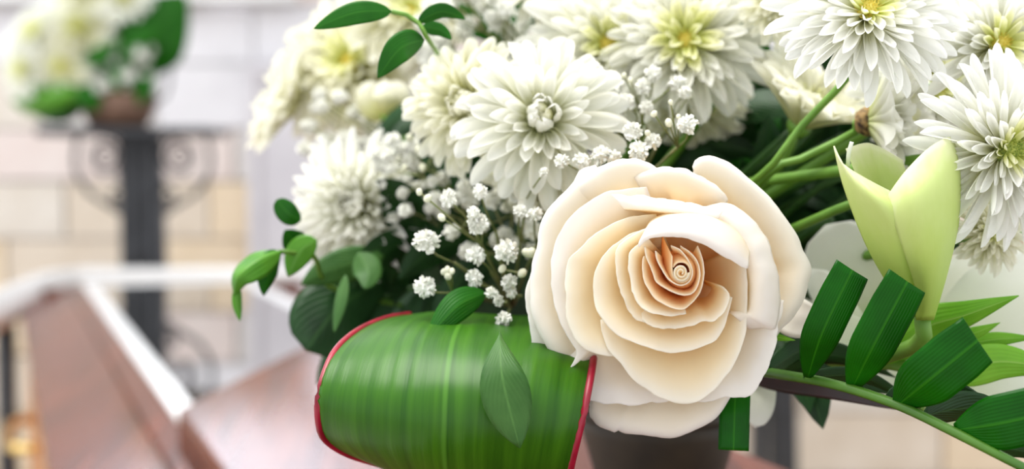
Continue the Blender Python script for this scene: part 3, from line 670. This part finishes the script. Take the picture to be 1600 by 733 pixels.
def spray(label, D, blossoms, root, buds=(), nrand=0, box=None, dr=.02, seed=0, rr=(11, 15), hub=None, group=None, scale=1):
    rnd = random.Random(seed)
    rt = P(*root) if len(root) == 3 and not isinstance(root, Vector) else root
    t = thing('gypsophila_spray', label, 'gypsophila', rt, group or 'gypsophila sprays of the casket bouquet')
    L_ = [(x, y, r, D + rnd.uniform(-.004, .004)) for x, y, r in blossoms]
    for _ in range(nrand):
        L_.append((rnd.uniform(box[0], box[2]), rnd.uniform(box[1], box[3]), rnd.uniform(*rr), D + rnd.uniform(0, dr)))
    geos = []; hubs = []
    for x, y, r, d in L_:
        p = P(x, y, d); o = bpy.data.objects.new('blossom', GY[rnd.randrange(4)]); C.objects.link(o); o.parent = t
        s = r / F * d; q = Vector([rnd.uniform(-1, 1) for _ in range(3)])
        o.location = p - rt; o.rotation_euler = (q.x * 1.2, q.y * 1.2, q.z * 3); o.scale = (s, s * rnd.uniform(.85, 1), s * rnd.uniform(.85, 1.1))
        near = min(hubs, key=lambda h: (h - p).length) if hubs and rnd.random() < .65 else None
        if near is None or (near - p).length > .03:
            h = p.lerp(rt, .3) + Vector((rnd.uniform(-.004, .004), .004, 0)); hubs.append(h)
            geos.append(tube_geo([h, h.lerp(rt, .5) + Vector((0, .005, .0)), rt], .0006, 5, 8)); near = h
        geos.append(tube_geo([p, p.lerp(near, .5) + Vector((rnd.uniform(-.003, .003), .002, -.001)), near], .00035, 5, 6))
    for x, y, r in buds:
        p = P(x, y, D); o = bpy.data.objects.new('bud', BUD); C.objects.link(o); o.parent = t
        s = r / F * D; o.location = p - rt; o.scale = (s, s, s); o.rotation_euler = (rnd.uniform(-1, 1), rnd.uniform(-1, 1), 0)
        near = min(hubs, key=lambda h: (h - p).length); geos.append(tube_geo([p, near], .0003, 5))
    obj('stem', *merge(geos), M['gstem'], t)
spray('spray of white gypsophila just left of the rose, over the dark foliage', .50,
      [(664, 449, 19), (742, 400, 17), (741, 435, 16), (791, 393, 20), (667, 377, 23), (795, 440, 14), (797, 456, 12), (779, 470, 10), (786, 500, 14), (768, 458, 11), (700, 310, 16), (746, 350, 18), (750, 300, 14), (740, 335, 13), (835, 335, 14), (812, 330, 12), (850, 270, 10)], (800, 480, .60),
      buds=[(700, 432, 6), (699, 421, 5), (706, 424, 5), (693, 425, 5), (816, 427, 7), (785, 420, 6), (830, 395, 8), (823, 395, 7), (690, 340, 6), (668, 310, 6), (655, 300, 5)], seed=1)
spray('white gypsophila along the top of the rose', .49,
      [(988, 206, 18), (1020, 222, 17), (998, 237, 19), (1075, 195, 17), (908, 252, 15), (938, 243, 17), (960, 246, 13), (878, 252, 13)], (990, 300, .57),
      buds=[(1045, 192, 6), (1022, 178, 5), (1048, 160, 4), (1060, 182, 4), (1012, 208, 5)], seed=2)
spray('faint gypsophila between the two top centre chrysanthemums', .53,
      [(1005, 135, 14), (1020, 115, 14), (978, 160, 16), (955, 140, 13), (1058, 130, 15), (1070, 145, 11), (1010, 168, 13), (965, 175, 14)], (1010, 260, .58),
      buds=[(1077, 150, 4), (975, 118, 4), (985, 125, 4)], seed=3)
spray('blurred gypsophila between the left chrysanthemum and the curled-heart one', .585, [], (760, 400, .62), nrand=24, box=(590, 205, 700, 335), seed=4, rr=(9, 15), buds=[(640, 215, 6), (655, 235, 7), (632, 262, 5), (660, 262, 6)])
spray('deeper gypsophila under the curled-heart chrysanthemum', .56, [], (790, 400, .62), nrand=20, box=(705, 285, 840, 400), seed=5, rr=(12, 18))
spray('cloud of blurred gypsophila above left at the top of the bouquet', .64, [], (800, 240, .66), nrand=42, box=(655, -20, 835, 125), seed=6, rr=(11, 18), dr=.04)
spray('far blurred gypsophila below the upper left chrysanthemum', .70, [], (720, 330, .68), nrand=30, box=(470, 130, 660, 285), seed=7, rr=(10, 17), dr=.04)
spray('gypsophila at lower left against the soft chrysanthemum', .60, [], (760, 430, .63), nrand=10, box=(600, 290, 680, 350), seed=8, rr=(10, 15))
spray('white gypsophila at the top edge left of centre', .60, [], (860, 120, .66), nrand=14, box=(690, -15, 830, 50), seed=9, rr=(13, 19))

# ------------------------------------------------------------------ leaf sprigs
t = thing('leaf_sprig', 'sprig with four glossy dark green leaves at the top left of the bouquet', 'foliage', P(700, 110, .60))
leaf('leaf', [(612, 18, .505), (555, 20, .50), (490, 45, .50)], 36, 'leaf', t, fold=.1, roll=.2)
leaf('leaf', [(663, 62, .51), (625, 76, .50), (590, 122, .50)], 46, 'leaf', t, fold=.1, roll=-.2)
leaf('leaf', [(653, 35, .51), (690, 18, .51), (727, 30, .515)], 26, 'leaf', t, fold=.25, roll=.4)
leaf('leaf', [(660, 42, .515), (688, 47, .52), (706, 62, .52)], 22, 'leaf', t, fold=.2)
v, f = tube_geo([P(612, 18, .505), P(640, 25, .508), P(655, 37, .51), P(668, 60, .512), P(700, 110, .60), P(760, 220, .64)], .0009, 6, 30); obj('stem', v, f, M['stem'], t)
t = thing('leaf_sprig', 'green leaf sprig poking out at the far left beside the casket glass', 'foliage', P(520, 450, .60))
leaf('leaf', [(440, 392, .555), (405, 405, .545), (372, 432, .54), (366, 462, .545)], 46, 'leaf_b', t, fold=.5, roll=.5, shape='ovate')
leaf('leaf', [(438, 393, .556), (425, 420, .55), (412, 462, .55)], 44, 'leaf', t, fold=.3, roll=-.7)
leaf('leaf', [(372, 445, .545), (370, 470, .545), (375, 502, .545)], 15, 'leaf_b', t, fold=.3)
leaf('leaf', [(470, 345, .56), (452, 335, .557), (432, 312, .556)], 34, 'leaf', t, fold=.2, shape='round')
leaf('leaf', [(478, 395, .57), (462, 380, .565), (445, 360, .56)], 40, 'leaf', t, fold=.2)
leaf('leaf', [(495, 375, .56), (470, 392, .56), (450, 432, .56)], 42, 'leaf_b', t, fold=.2)
v, f = tube_geo([P(438, 393, .556), P(460, 395, .56), P(490, 400, .57), P(520, 450, .60), P(640, 480, .64)], .0011, 6, 30); obj('stem', v, f, M['stem'], t)
leaf('foliage_leaf', [(600, 400, .60), (520, 420, .59), (470, 445, .585)], 55, 'leaf_g', label='dull green leaf below the soft left chrysanthemum', cat='leaf')
leaf('foliage_leaf', [(560, 395, .58), (575, 425, .575), (570, 452, .57)], 46, 'leaf_g', label='short greyish leaf hanging under the soft left chrysanthemum', cat='leaf')
leaf('foliage_leaf', [(540, 430, .57), (532, 470, .565), (522, 520, .56)], 22, 'leaf_g', label='narrow pale leaf hanging beside the red-edged leaf', cat='leaf', roll=.5)
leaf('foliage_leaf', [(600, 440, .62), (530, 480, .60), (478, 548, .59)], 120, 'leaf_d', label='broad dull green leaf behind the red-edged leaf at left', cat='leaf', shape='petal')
leaf('foliage_leaf', [(760, 458, .50), (715, 478, .49), (668, 530, .485)], 48, 'leaf', label='dark green leaf lying across the top of the red-edged leaf', cat='leaf', fold=.25)
leaf('foliage_leaf', [(782, 520, .452), (785, 590, .437), (812, 700, .436)], 78, 'leaf_g', label='veined green leaf hanging in front of the red-edged leaf', cat='leaf', shape='obovate', fold=.15, wave=.06)
rnd = random.Random(3)
def sprig(label, tip, root, n, m, wl=(34, 80), seed=0, D2=None):
    r_ = random.Random(seed)
    A_, B_ = P(*root), P(*tip); mid = A_.lerp(B_, .5) + Vector((0, 0, .012))
    t = thing('foliage_sprig', label, 'foliage', A_, 'foliage sprigs filling the casket bouquet')
    path = arcsample([A_, mid, B_], n + 2)
    v, f = tube_geo([A_, mid, B_], .0012, 6, 16); obj('stem', v, f, M['stem_d'], t)
    d = (B_ - A_).normalized(); sd = d.cross(Vector((0, 1, 0))).normalized()
    for i in range(n):
        p = path[i + 1]; sg = 1 if i % 2 else -1
        dr = (d * r_.uniform(.3, 1) + sd * sg * r_.uniform(.5, 1.1) + Vector((0, r_.uniform(-.5, .2), r_.uniform(-.3, .2)))).normalized()
        L = r_.uniform(.026, .04)
        V, Fc, UV = blade_geo([p, p + dr * L * .55 + Vector((0, -.002, .002)), p + dr * L - Vector((0, 0, .004))], .014 * r_.uniform(.8, 1.3), roll=r_.uniform(-.8, .8), fold=.2, nu=4, nv=9)
        obj('leaf', V, Fc, M[m], t, UV)
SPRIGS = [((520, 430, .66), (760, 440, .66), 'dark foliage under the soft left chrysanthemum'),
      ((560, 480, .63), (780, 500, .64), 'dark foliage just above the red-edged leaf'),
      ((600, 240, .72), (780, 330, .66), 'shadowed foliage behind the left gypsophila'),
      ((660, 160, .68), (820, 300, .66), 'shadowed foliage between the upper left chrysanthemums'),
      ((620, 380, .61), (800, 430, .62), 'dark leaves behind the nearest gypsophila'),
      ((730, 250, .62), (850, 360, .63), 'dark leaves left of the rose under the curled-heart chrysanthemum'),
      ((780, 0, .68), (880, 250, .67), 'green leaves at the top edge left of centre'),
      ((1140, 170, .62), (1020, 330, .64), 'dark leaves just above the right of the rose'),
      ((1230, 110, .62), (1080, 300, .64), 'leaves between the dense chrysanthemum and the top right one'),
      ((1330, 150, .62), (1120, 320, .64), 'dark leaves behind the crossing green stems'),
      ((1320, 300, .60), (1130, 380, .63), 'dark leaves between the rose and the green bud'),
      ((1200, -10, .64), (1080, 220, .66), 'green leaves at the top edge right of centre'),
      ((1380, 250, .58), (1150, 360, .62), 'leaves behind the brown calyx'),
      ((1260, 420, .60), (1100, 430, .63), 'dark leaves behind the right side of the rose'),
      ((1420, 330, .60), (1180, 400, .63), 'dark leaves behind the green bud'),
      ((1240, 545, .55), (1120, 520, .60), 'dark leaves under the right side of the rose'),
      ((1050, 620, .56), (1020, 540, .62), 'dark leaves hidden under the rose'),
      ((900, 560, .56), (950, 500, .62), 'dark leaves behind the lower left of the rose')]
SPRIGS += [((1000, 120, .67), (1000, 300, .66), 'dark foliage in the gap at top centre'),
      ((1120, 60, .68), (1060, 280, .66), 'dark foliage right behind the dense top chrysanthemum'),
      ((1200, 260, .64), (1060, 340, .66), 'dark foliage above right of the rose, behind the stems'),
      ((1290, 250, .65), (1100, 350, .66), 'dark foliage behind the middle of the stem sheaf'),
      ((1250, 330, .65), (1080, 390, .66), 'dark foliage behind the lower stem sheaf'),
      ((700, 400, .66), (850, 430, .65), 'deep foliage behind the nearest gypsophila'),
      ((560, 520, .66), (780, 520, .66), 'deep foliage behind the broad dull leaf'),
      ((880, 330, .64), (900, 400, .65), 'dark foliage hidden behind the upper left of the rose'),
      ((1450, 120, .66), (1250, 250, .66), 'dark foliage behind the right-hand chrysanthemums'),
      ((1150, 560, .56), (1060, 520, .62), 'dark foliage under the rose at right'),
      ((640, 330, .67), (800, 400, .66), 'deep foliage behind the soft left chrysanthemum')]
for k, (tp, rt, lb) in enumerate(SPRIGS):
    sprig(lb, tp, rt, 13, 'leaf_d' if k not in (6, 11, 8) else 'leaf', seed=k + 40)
# green stems crossing behind the rose
t = thing('stem_sheaf', 'sheaf of straight green stems between the rose and the green bud', 'stems', P(1080, 400, .64))
def stalk(pts, r, m='stem'):
    v, f = tube_geo([P(*q) for q in pts], r, 8, 16); obj('stem', v, f, M[m], t)
stalk([(1400, 300, .50), (1330, 319, .51), (1245, 355, .535), (1140, 400, .60)], .0018)
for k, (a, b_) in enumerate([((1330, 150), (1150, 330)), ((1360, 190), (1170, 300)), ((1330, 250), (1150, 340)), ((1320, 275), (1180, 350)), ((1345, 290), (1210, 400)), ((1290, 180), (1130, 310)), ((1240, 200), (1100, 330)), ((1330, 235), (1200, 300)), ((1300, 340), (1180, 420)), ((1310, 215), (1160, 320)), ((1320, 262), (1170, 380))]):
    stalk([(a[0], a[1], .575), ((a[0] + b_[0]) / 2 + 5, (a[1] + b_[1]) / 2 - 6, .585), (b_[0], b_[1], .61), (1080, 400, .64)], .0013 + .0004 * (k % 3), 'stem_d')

# ------------------------------------------------------------------ folded ti leaf with red margin
def sheet(rows, nu, nv):
    R_ = [arcsample([P(*q) for q in r], nv) for r in rows]
    V, UV = [], []
    cols = []
    for j in range(nv): cols.append(catmull([r[j] for r in R_], nu))
    for j in range(nv):
        for i in range(nu): V.append(cols[j][i]); UV.append((i / (nu - 1), j / (nv - 1)))
    return V, grid_faces(nu, nv), UV
t = thing('cordyline_leaf', 'big glossy green leaf folded into a roll, with red margin, left of the rose', 'leaf', P(700, 600, .50))
left = [(640, 492, .545), (600, 499, .52), (555, 520, .495), (520, 555, .475), (500, 610, .464), (497, 650, .466), (506, 684, .473), (540, 708, .484), (595, 726, .498), (665, 748, .515)]
midl = [(740, 490, .545), (725, 498, .51), (715, 515, .482), (705, 545, .462), (697, 600, .447), (694, 660, .444), (694, 710, .452), (700, 755, .47), (710, 790, .50), (720, 800, .53)]
rght = [(935, 500, .55), (932, 512, .52), (930, 535, .49), (926, 570, .468), (918, 615, .458), (910, 655, .455), (900, 695, .457), (891, 735, .466), (890, 770, .49), (890, 790, .52)]
q1 = [tuple((a_ + b_) / 2 for a_, b_ in zip(p_, r_)) for p_, r_ in zip(left, midl)]; q1 = [(x + (0), y - (4 if k < 3 else -2), d - .004) for k, (x, y, d) in enumerate(q1)]
q3 = [tuple((a_ + b_) / 2 for a_, b_ in zip(p_, r_)) for p_, r_ in zip(midl, rght)]; q3 = [(x, y, d - .005) for x, y, d in q3]
V, Fc, UV = sheet([left, q1, midl, q3, rght], 40, 44)
for i_, v_ in enumerate(V):
    u_ = UV[i_][0]; V[i_] = v_ + Vector((0, -1, .3)) * (.0022 * noise.noise(Vector((u_ * 6, UV[i_][1] * 5, 1))) + .0003 * math.sin(u_ * 90))
def ti_mat():
    m, nt, N, L, b = mat('ti_leaf')
    uv = N.new('ShaderNodeUVMap'); uv.uv_map = 'UVMap'
    mp = N.new('ShaderNodeMapping'); mp.inputs['Scale'].default_value = (14, 1.2, 1); L.new(uv.outputs[0], mp.inputs[0])
    n = N.new('ShaderNodeTexNoise'); n.inputs['Scale'].default_value = 1.6; n.inputs['Detail'].default_value = 5; L.new(mp.outputs[0], n.inputs[0])
    r = N.new('ShaderNodeValToRGB'); el = r.color_ramp.elements; el[0].position = .3; el[0].color = (.014, .085, .002, 1); el[1].position = .85; el[1].color = (.06, .20, .006, 1)
    L.new(n.outputs['Fac'], r.inputs[0])
    sp = N.new('ShaderNodeSeparateXYZ'); L.new(uv.outputs[0], sp.inputs[0])
    a = N.new('ShaderNodeMath'); a.operation = 'SUBTRACT'; L.new(sp.outputs[0], a.inputs[0]); a.inputs[1].default_value = .5
    ab = N.new('ShaderNodeMath'); ab.operation = 'ABSOLUTE'; L.new(a.outputs[0], ab.inputs[0])
    rm = N.new('ShaderNodeMapRange'); rm.inputs[1].default_value = .004; rm.inputs[2].default_value = .013; rm.inputs[3].default_value = .7; rm.inputs[4].default_value = 0; L.new(ab.outputs[0], rm.inputs[0])
    m2 = N.new('ShaderNodeMix'); m2.data_type = 'RGBA'; L.new(rm.outputs[0], m2.inputs[0]); L.new(r.outputs[0], m2.inputs[6]); m2.inputs[7].default_value = (.08, .24, .02, 1)
    L.new(m2.outputs[2], b.inputs['Base Color']); b.inputs['Roughness'].default_value = .36; b.inputs['Specular IOR Level'].default_value = .3
    L.new(bump(nt, n.outputs['Fac'], .35, .0008), b.inputs['Normal'])
    translucent(nt, b, m2.outputs[2], .1); return m
M['ti'] = ti_mat()
obj('leaf_blade', V, Fc, M['ti'], t, UV, thick=.0005)
v, f = tube_geo([P(*q) for q in left], .0013, 8, 50); obj('red_margin', v, f, M['red'], t)
v, f = tube_geo([P(*q) for q in rght], .0013, 8, 50); obj('red_margin', v, f, M['red'], t)
# the inside of the fold / second layer
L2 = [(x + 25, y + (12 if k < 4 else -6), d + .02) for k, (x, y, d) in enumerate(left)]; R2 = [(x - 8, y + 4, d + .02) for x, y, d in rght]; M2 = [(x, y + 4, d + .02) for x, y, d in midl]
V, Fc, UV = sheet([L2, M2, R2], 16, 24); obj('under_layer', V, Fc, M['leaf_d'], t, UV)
# leaf strip below the rose and other small leaves
leaf('palm_strip', [(1150, 590, .485), (1148, 640, .478), (1146, 704, .476)], 46, 'palm', label='dark green cut leaf strip hanging under the rose', cat='leaf', shape='strap', fold=.15)
leaf('lily_petal', [(1200, 560, .53), (1190, 620, .525), (1180, 668, .525)], 44, 'lily', label='translucent whitish petal hanging below the rose at right', cat='petal', shape='petal')

# ------------------------------------------------------------------ palm frond
t = thing('palm_frond', 'dark green palm frond with trimmed leaflets, at lower right', 'palm frond', P(1120, 570, .54))
v, f = tube_geo([P(1120, 570, .54), P(1205, 583, .49), (P(1300, 600, .462)), P(1400, 632, .446), P(1500, 680, .432), P(1640, 752, .42)], [.0019, .0014], 8, 40); obj('rachis', v, f, M['stem_m'], t)
for pts, wd_, sh, rl in [([(1262, 590, .468), (1285, 520, .455), (1332, 422, .448)], 60, 'cut', .2),
                     ([(1330, 610, .458), (1365, 540, .445), (1418, 440, .438)], 70, 'cut', .25),
                     ([(1402, 634, .446), (1450, 595, .432), (1528, 532, .425)], 86, 'cut', .25),
                     ([(1492, 672, .434), (1560, 662, .424), (1650, 642, .418)], 84, 'cut', .2)]:
    leaf('leaflet', pts, wd_, 'palm', t, shape=sh, roll=rl, fold=.1, nu=10, nv=22)
for pts, wd_ in [([(1255, 590, .47), (1350, 590, .48), (1440, 640, .49)], 26), ([(1380, 625, .452), (1480, 610, .462), (1560, 640, .465)], 46), ([(1440, 650, .447), (1530, 640, .455), (1640, 690, .455)], 52), ([(1540, 700, .436), (1600, 705, .436), (1660, 730, .436)], 34), ([(1200, 580, .49), (1270, 540, .50), (1330, 560, .51)], 40), ([(1205, 575, .50), (1300, 555, .505), (1400, 590, .51)], 46), ([(1215, 560, .51), (1290, 590, .505), (1390, 615, .50)], 40)]:
    leaf('leaflet', pts, wd_, 'leaf_d', t, shape='lance', roll=.6, fold=.2)
leaf('maroon_leaf', [(1150, 575, .53), (1280, 600, .51), (1400, 640, .50)], 50, 'maroon', label='dark maroon leaf edge under the palm frond', cat='leaf', shape='lance')
# bright alstroemeria leaves
t = thing('lime_leaf_sprig', 'bright lime green leaves behind the trimmed palm leaflets at right', 'foliage', P(1330, 560, .53))
leaf('leaf', [(1380, 570, .50), (1440, 515, .488), (1510, 492, .48), (1592, 462, .475)], 62, 'lime', t, shape='lance', fold=.25, roll=.3)
leaf('leaf', [(1490, 530, .49), (1530, 518, .485), (1563, 504, .482)], 20, 'lime', t, shape='lance')
leaf('leaf', [(1480, 590, .49), (1560, 565, .485), (1660, 580, .48)], 58, 'lime', t, shape='lance', fold=.2)
leaf('leaf', [(1500, 540, .495), (1560, 530, .49), (1620, 528, .485)], 24, 'lime', t, shape='lance')
v, f = tube_geo([P(1490, 590, .49), P(1400, 570, .50), P(1330, 560, .53), P(1150, 500, .62)], .0022, 8, 20); obj('stem', v, f, M['stem'], t)

# ------------------------------------------------------------------ pale green bud and lilies
def trumpet(name, label, petals, m, cat='flower', stem=None):
    t = thing(name, label, cat, P(*petals[0][1][-1]))
    for nm, *rows in petals:
        pass
    return t
t = thing('lily_bud', 'pale lime green half-open lily bud with overlapping petals, right of the rose', 'flower', P(1425, 500, .475))
# back petal, then front petals as smooth sheets (rows run from left edge to right edge, points from tip to base)
def psheet(rows, m, par, nu=22, nv=26, name='petal', thick=.0005):
    V, Fc, UV = sheet(rows, nu, nv); UV = [(u, 1 - v_) for u, v_ in UV]
    return obj(name, V, Fc, M[m], par, UV, thick=thick)
psheet([[(1322, 232, .470), (1350, 300, .468), (1400, 400, .47), (1425, 480, .473)],
        [(1360, 224, .478), (1380, 300, .478), (1410, 400, .474), (1432, 480, .474)],
        [(1410, 250, .474), (1425, 310, .474), (1430, 400, .472), (1445, 480, .474)]], 'tulip', t)
psheet([[(1303, 228, .458), (1318, 290, .456), (1350, 375, .458), (1385, 440, .462), (1418, 490, .468)],
        [(1318, 256, .452), (1345, 300, .446), (1380, 380, .449), (1408, 450, .457), (1428, 495, .466)],
        [(1350, 278, .449), (1378, 315, .440), (1410, 385, .445), (1428, 450, .455), (1437, 495, .465)],
        [(1392, 300, .449), (1420, 335, .443), (1440, 395, .447), (1447, 450, .457), (1446, 495, .467)]], 'tulip', t)
psheet([[(1388, 305, .443), (1395, 340, .441), (1415, 400, .445), (1430, 450, .453), (1432, 500, .462)],
        [(1415, 268, .440), (1430, 310, .434), (1440, 380, .438), (1446, 450, .449), (1440, 500, .460)],
        [(1450, 232, .444), (1466, 290, .438), (1470, 370, .441), (1463, 440, .450), (1450, 500, .461)],
        [(1482, 214, .452), (1494, 260, .450), (1494, 340, .450), (1480, 420, .456), (1458, 500, .464)],
        [(1492, 220, .464), (1501, 270, .462), (1498, 345, .460), (1480, 425, .462), (1456, 500, .468)]], 'tulip', t)
leaf('stamen', [(1325, 262, .456), (1326, 240, .454), (1331, 222, .452)], 6, 'lily', t, shape='strap', nu=3)
v, f = tube_geo([P(1440, 490, .466), P(1430, 540, .475), P(1300, 560, .54), P(1100, 500, .63)], .0028, 8, 24); obj('stem', v, f, M['stem'], t)
t = thing('lily', 'open white lily with translucent petals, blurred behind the green bud', 'flower', P(1350, 520, .56))
for pts, wd_ in [([(1390, 520, .56), (1340, 440, .55), (1290, 352, .545)], 130), ([(1370, 540, .555), (1300, 500, .54), (1262, 420, .54)], 90), ([(1400, 520, .57), (1400, 420, .57), (1400, 330, .57)], 110), ([(1380, 540, .55), (1330, 520, .53), (1240, 500, .51)], 60)]:
    leaf('petal', pts, wd_, 'lily', t, shape='petal', fold=.1, curl=.15, thick=.0005)
for dx in (0, 14, 30): leaf('stamen', [(1300 + dx, 505, .535), (1290 + dx, 470, .53), (1292 + dx * .6, 435, .53)], 5, 'lilypink', t, shape='strap', nu=3)
v, f = tube_geo([P(1380, 530, .56), P(1300, 540, .59), FOAM], .0025, 8, 16); obj('stem', v, f, M['stem'], t)
leaf('blush_petal', [(1200, 470, .505), (1240, 495, .492), (1282, 500, .488)], 62, 'lilypink', label='blush white petal edge emerging right of the rose', cat='petal', shape='petal', curl=.2)
t = thing('lily', 'large pale translucent lily at the right edge below the chrysanthemums', 'flower', P(1440, 640, .55))
for pts, wd_ in [([(1450, 640, .54), (1520, 560, .52), (1600, 480, .515), (1650, 400, .52)], 190), ([(1440, 640, .55), (1480, 540, .54), (1525, 430, .54), (1560, 370, .55)], 90), ([(1450, 650, .53), (1540, 620, .515), (1650, 600, .51)], 120), ([(1430, 620, .55), (1400, 600, .545), (1330, 585, .54)], 60)]:
    leaf('petal', pts, wd_, 'lily', t, shape='petal', fold=.12, curl=.15, thick=.0005)
v, f = tube_geo([P(1445, 640, .55), P(1300, 570, .58), FOAM], .0028, 8, 16); obj('stem', v, f, M['stem'], t)
leaf('foliage_leaf', [(1560, 350, .50), (1590, 362, .50), (1625, 380, .50)], 14, 'lime', label='small bright green leaf tip at the right edge', cat='leaf', shape='lance')
leaf('lily_petal', [(770, 510, .50), (795, 520, .492), (832, 522, .49)], 18, 'lilypink', label='small pale petal between red-edged leaf and rose', cat='petal', shape='lance')

# ------------------------------------------------------------------ blurred arrangement on the pedestal
DB = 3.3
pc = P(185, 203, DB); bz0 = ptop.z + .009
t = thing('flower_bowl', 'brown bowl on the wrought iron pedestal at left', 'bowl', (pc.x, pc.y, bz0))
v, f = lathe_geo((pc.x, pc.y, bz0), [(.001, 0), (.065, 0), (.08, .03), (.092, .075), (.086, .078), (.06, .03), (.001, .02)]); obj('bowl_body', v, f, M['bowl'], t)
BF = Vector((pc.x, pc.y, bz0 + .09))
V = []
for j in range(13):
    for i in range(20):
        a, b_ = 2 * PI * i / 20, PI * j / 12
        V.append(BF + Vector((math.cos(a) * math.sin(b_) * .075, math.sin(a) * math.sin(b_) * .075, math.cos(b_) * .06)))
tag(obj('floral_foam', V, grid_faces(20, 13, wrap=True), M['foam'], loc=BF), 'dark foam inside the brown bowl of the far arrangement', 'floral foam')
for k, (x, y, R_, fc, lb) in enumerate([(60, 55, 52, (-.4, .5, 1), 'far blurred chrysanthemum, upper left of the pedestal arrangement'),
                              (125, 50, 58, (0, .5, 1), 'far blurred chrysanthemum at the middle of the pedestal arrangement'),
                              (42, 110, 46, (-.6, .1, 1), 'far blurred chrysanthemum, leftmost of the pedestal arrangement'),
                              (100, 105, 46, (-.1, 0, 1), 'far blurred chrysanthemum low in the pedestal arrangement'),
                              (195, 0, 42, (.1, .6, 1), 'far blurred chrysanthemum at the top edge above the pedestal'),
                              (130, -10, 50, (0, .8, 1), 'far blurred chrysanthemum cut by the top edge above the pedestal')]):
    mum(x, y, DB - .06 - .01 * k, R_, fc, lb, seed=60 + k, mk='mum_c' if k % 2 else 'mum', layers=6, count=.8, incurve=False, wd=.28, root=BF, stem_r=.003)
spray('far blurred gypsophila on the pedestal arrangement', DB - .09, [], tuple(), nrand=26, box=(135, 70, 232, 140), seed=77, rr=(6, 10), dr=.05) if False else None
rt = BF
def far_spray():
    r_ = random.Random(5); t = thing('gypsophila_spray', 'far blurred gypsophila among the leaves of the pedestal arrangement', 'gypsophila', rt); geos = []
    for _ in range(34):
        p = P(r_.uniform(140, 232), r_.uniform(66, 140), DB - r_.uniform(.06, .12)); s = r_.uniform(6, 10) / F * DB
        o = bpy.data.objects.new('blossom', GY[r_.randrange(4)]); C.objects.link(o); o.parent = t; o.location = p - rt; o.scale = (s, s, s)
        geos.append(tube_geo([p, rt], .001, 5))
    obj('stem', *merge(geos), M['gstem'], t)
far_spray()
t = thing('foliage_sprig', 'far blurred broad green leaves at the right of the pedestal arrangement', 'foliage', BF)
for pts, w_ in [([(205, 120, DB), (235, 60, DB - .05), (290, -10, DB - .05)], 110), ([(215, 110, DB), (255, 50, DB - .02), (285, 20, DB)], 60), ([(200, 110, DB - .02), (210, 40, DB - .05), (215, -5, DB - .05)], 44), ([(180, 150, DB - .05), (220, 140, DB - .08), (235, 105, DB - .08)], 40), ([(150, 150, DB - .06), (175, 130, DB - .1), (190, 95, DB - .1)], 34), ([(195, 100, DB - .1), (220, 60, DB - .12), (245, 40, DB - .12)], 40), ([(150, 140, DB - .1), (140, 150, DB - .12), (150, 175, DB - .1)], 40), ([(120, 80, DB - .1), (150, 90, DB - .12), (185, 60, DB - .12)], 30)]:
    leaf('leaf', pts, w_, 'leaf', t, fold=.1)
v, f = tube_geo([P(225, 60, DB), P(205, 120, DB), BF], .004, 6, 10); obj('stem', v, f, M['stem_d'], t)
t = leaf('cordyline_leaf', [(150, 140, DB - .08), (105, 148, DB - .12), (60, 155, DB - .1), (18, 160, DB - .04)], 52, 'leaf_b', label='far blurred rolled green leaf at lower left of the pedestal arrangement', cat='leaf', shape='petal', curl=-.4)
t = leaf('foliage_leaf', [(130, 165, DB - .05), (90, 180, DB - .08), (28, 165, DB - .02)], 26, 'leaf_d', label='far dark leaf under the rolled leaf of the pedestal arrangement', cat='leaf', shape='lance')
v, f = tube_geo([P(232, 165, DB), P(258, 150, DB), P(266, 115, DB), P(262, 85, DB)], .004, 6, 16); tag(obj('iron_hook', v, f, M['iron'], loc=P(232, 165, DB)), 'thin dark hook rising right of the far brown bowl', 'hook')
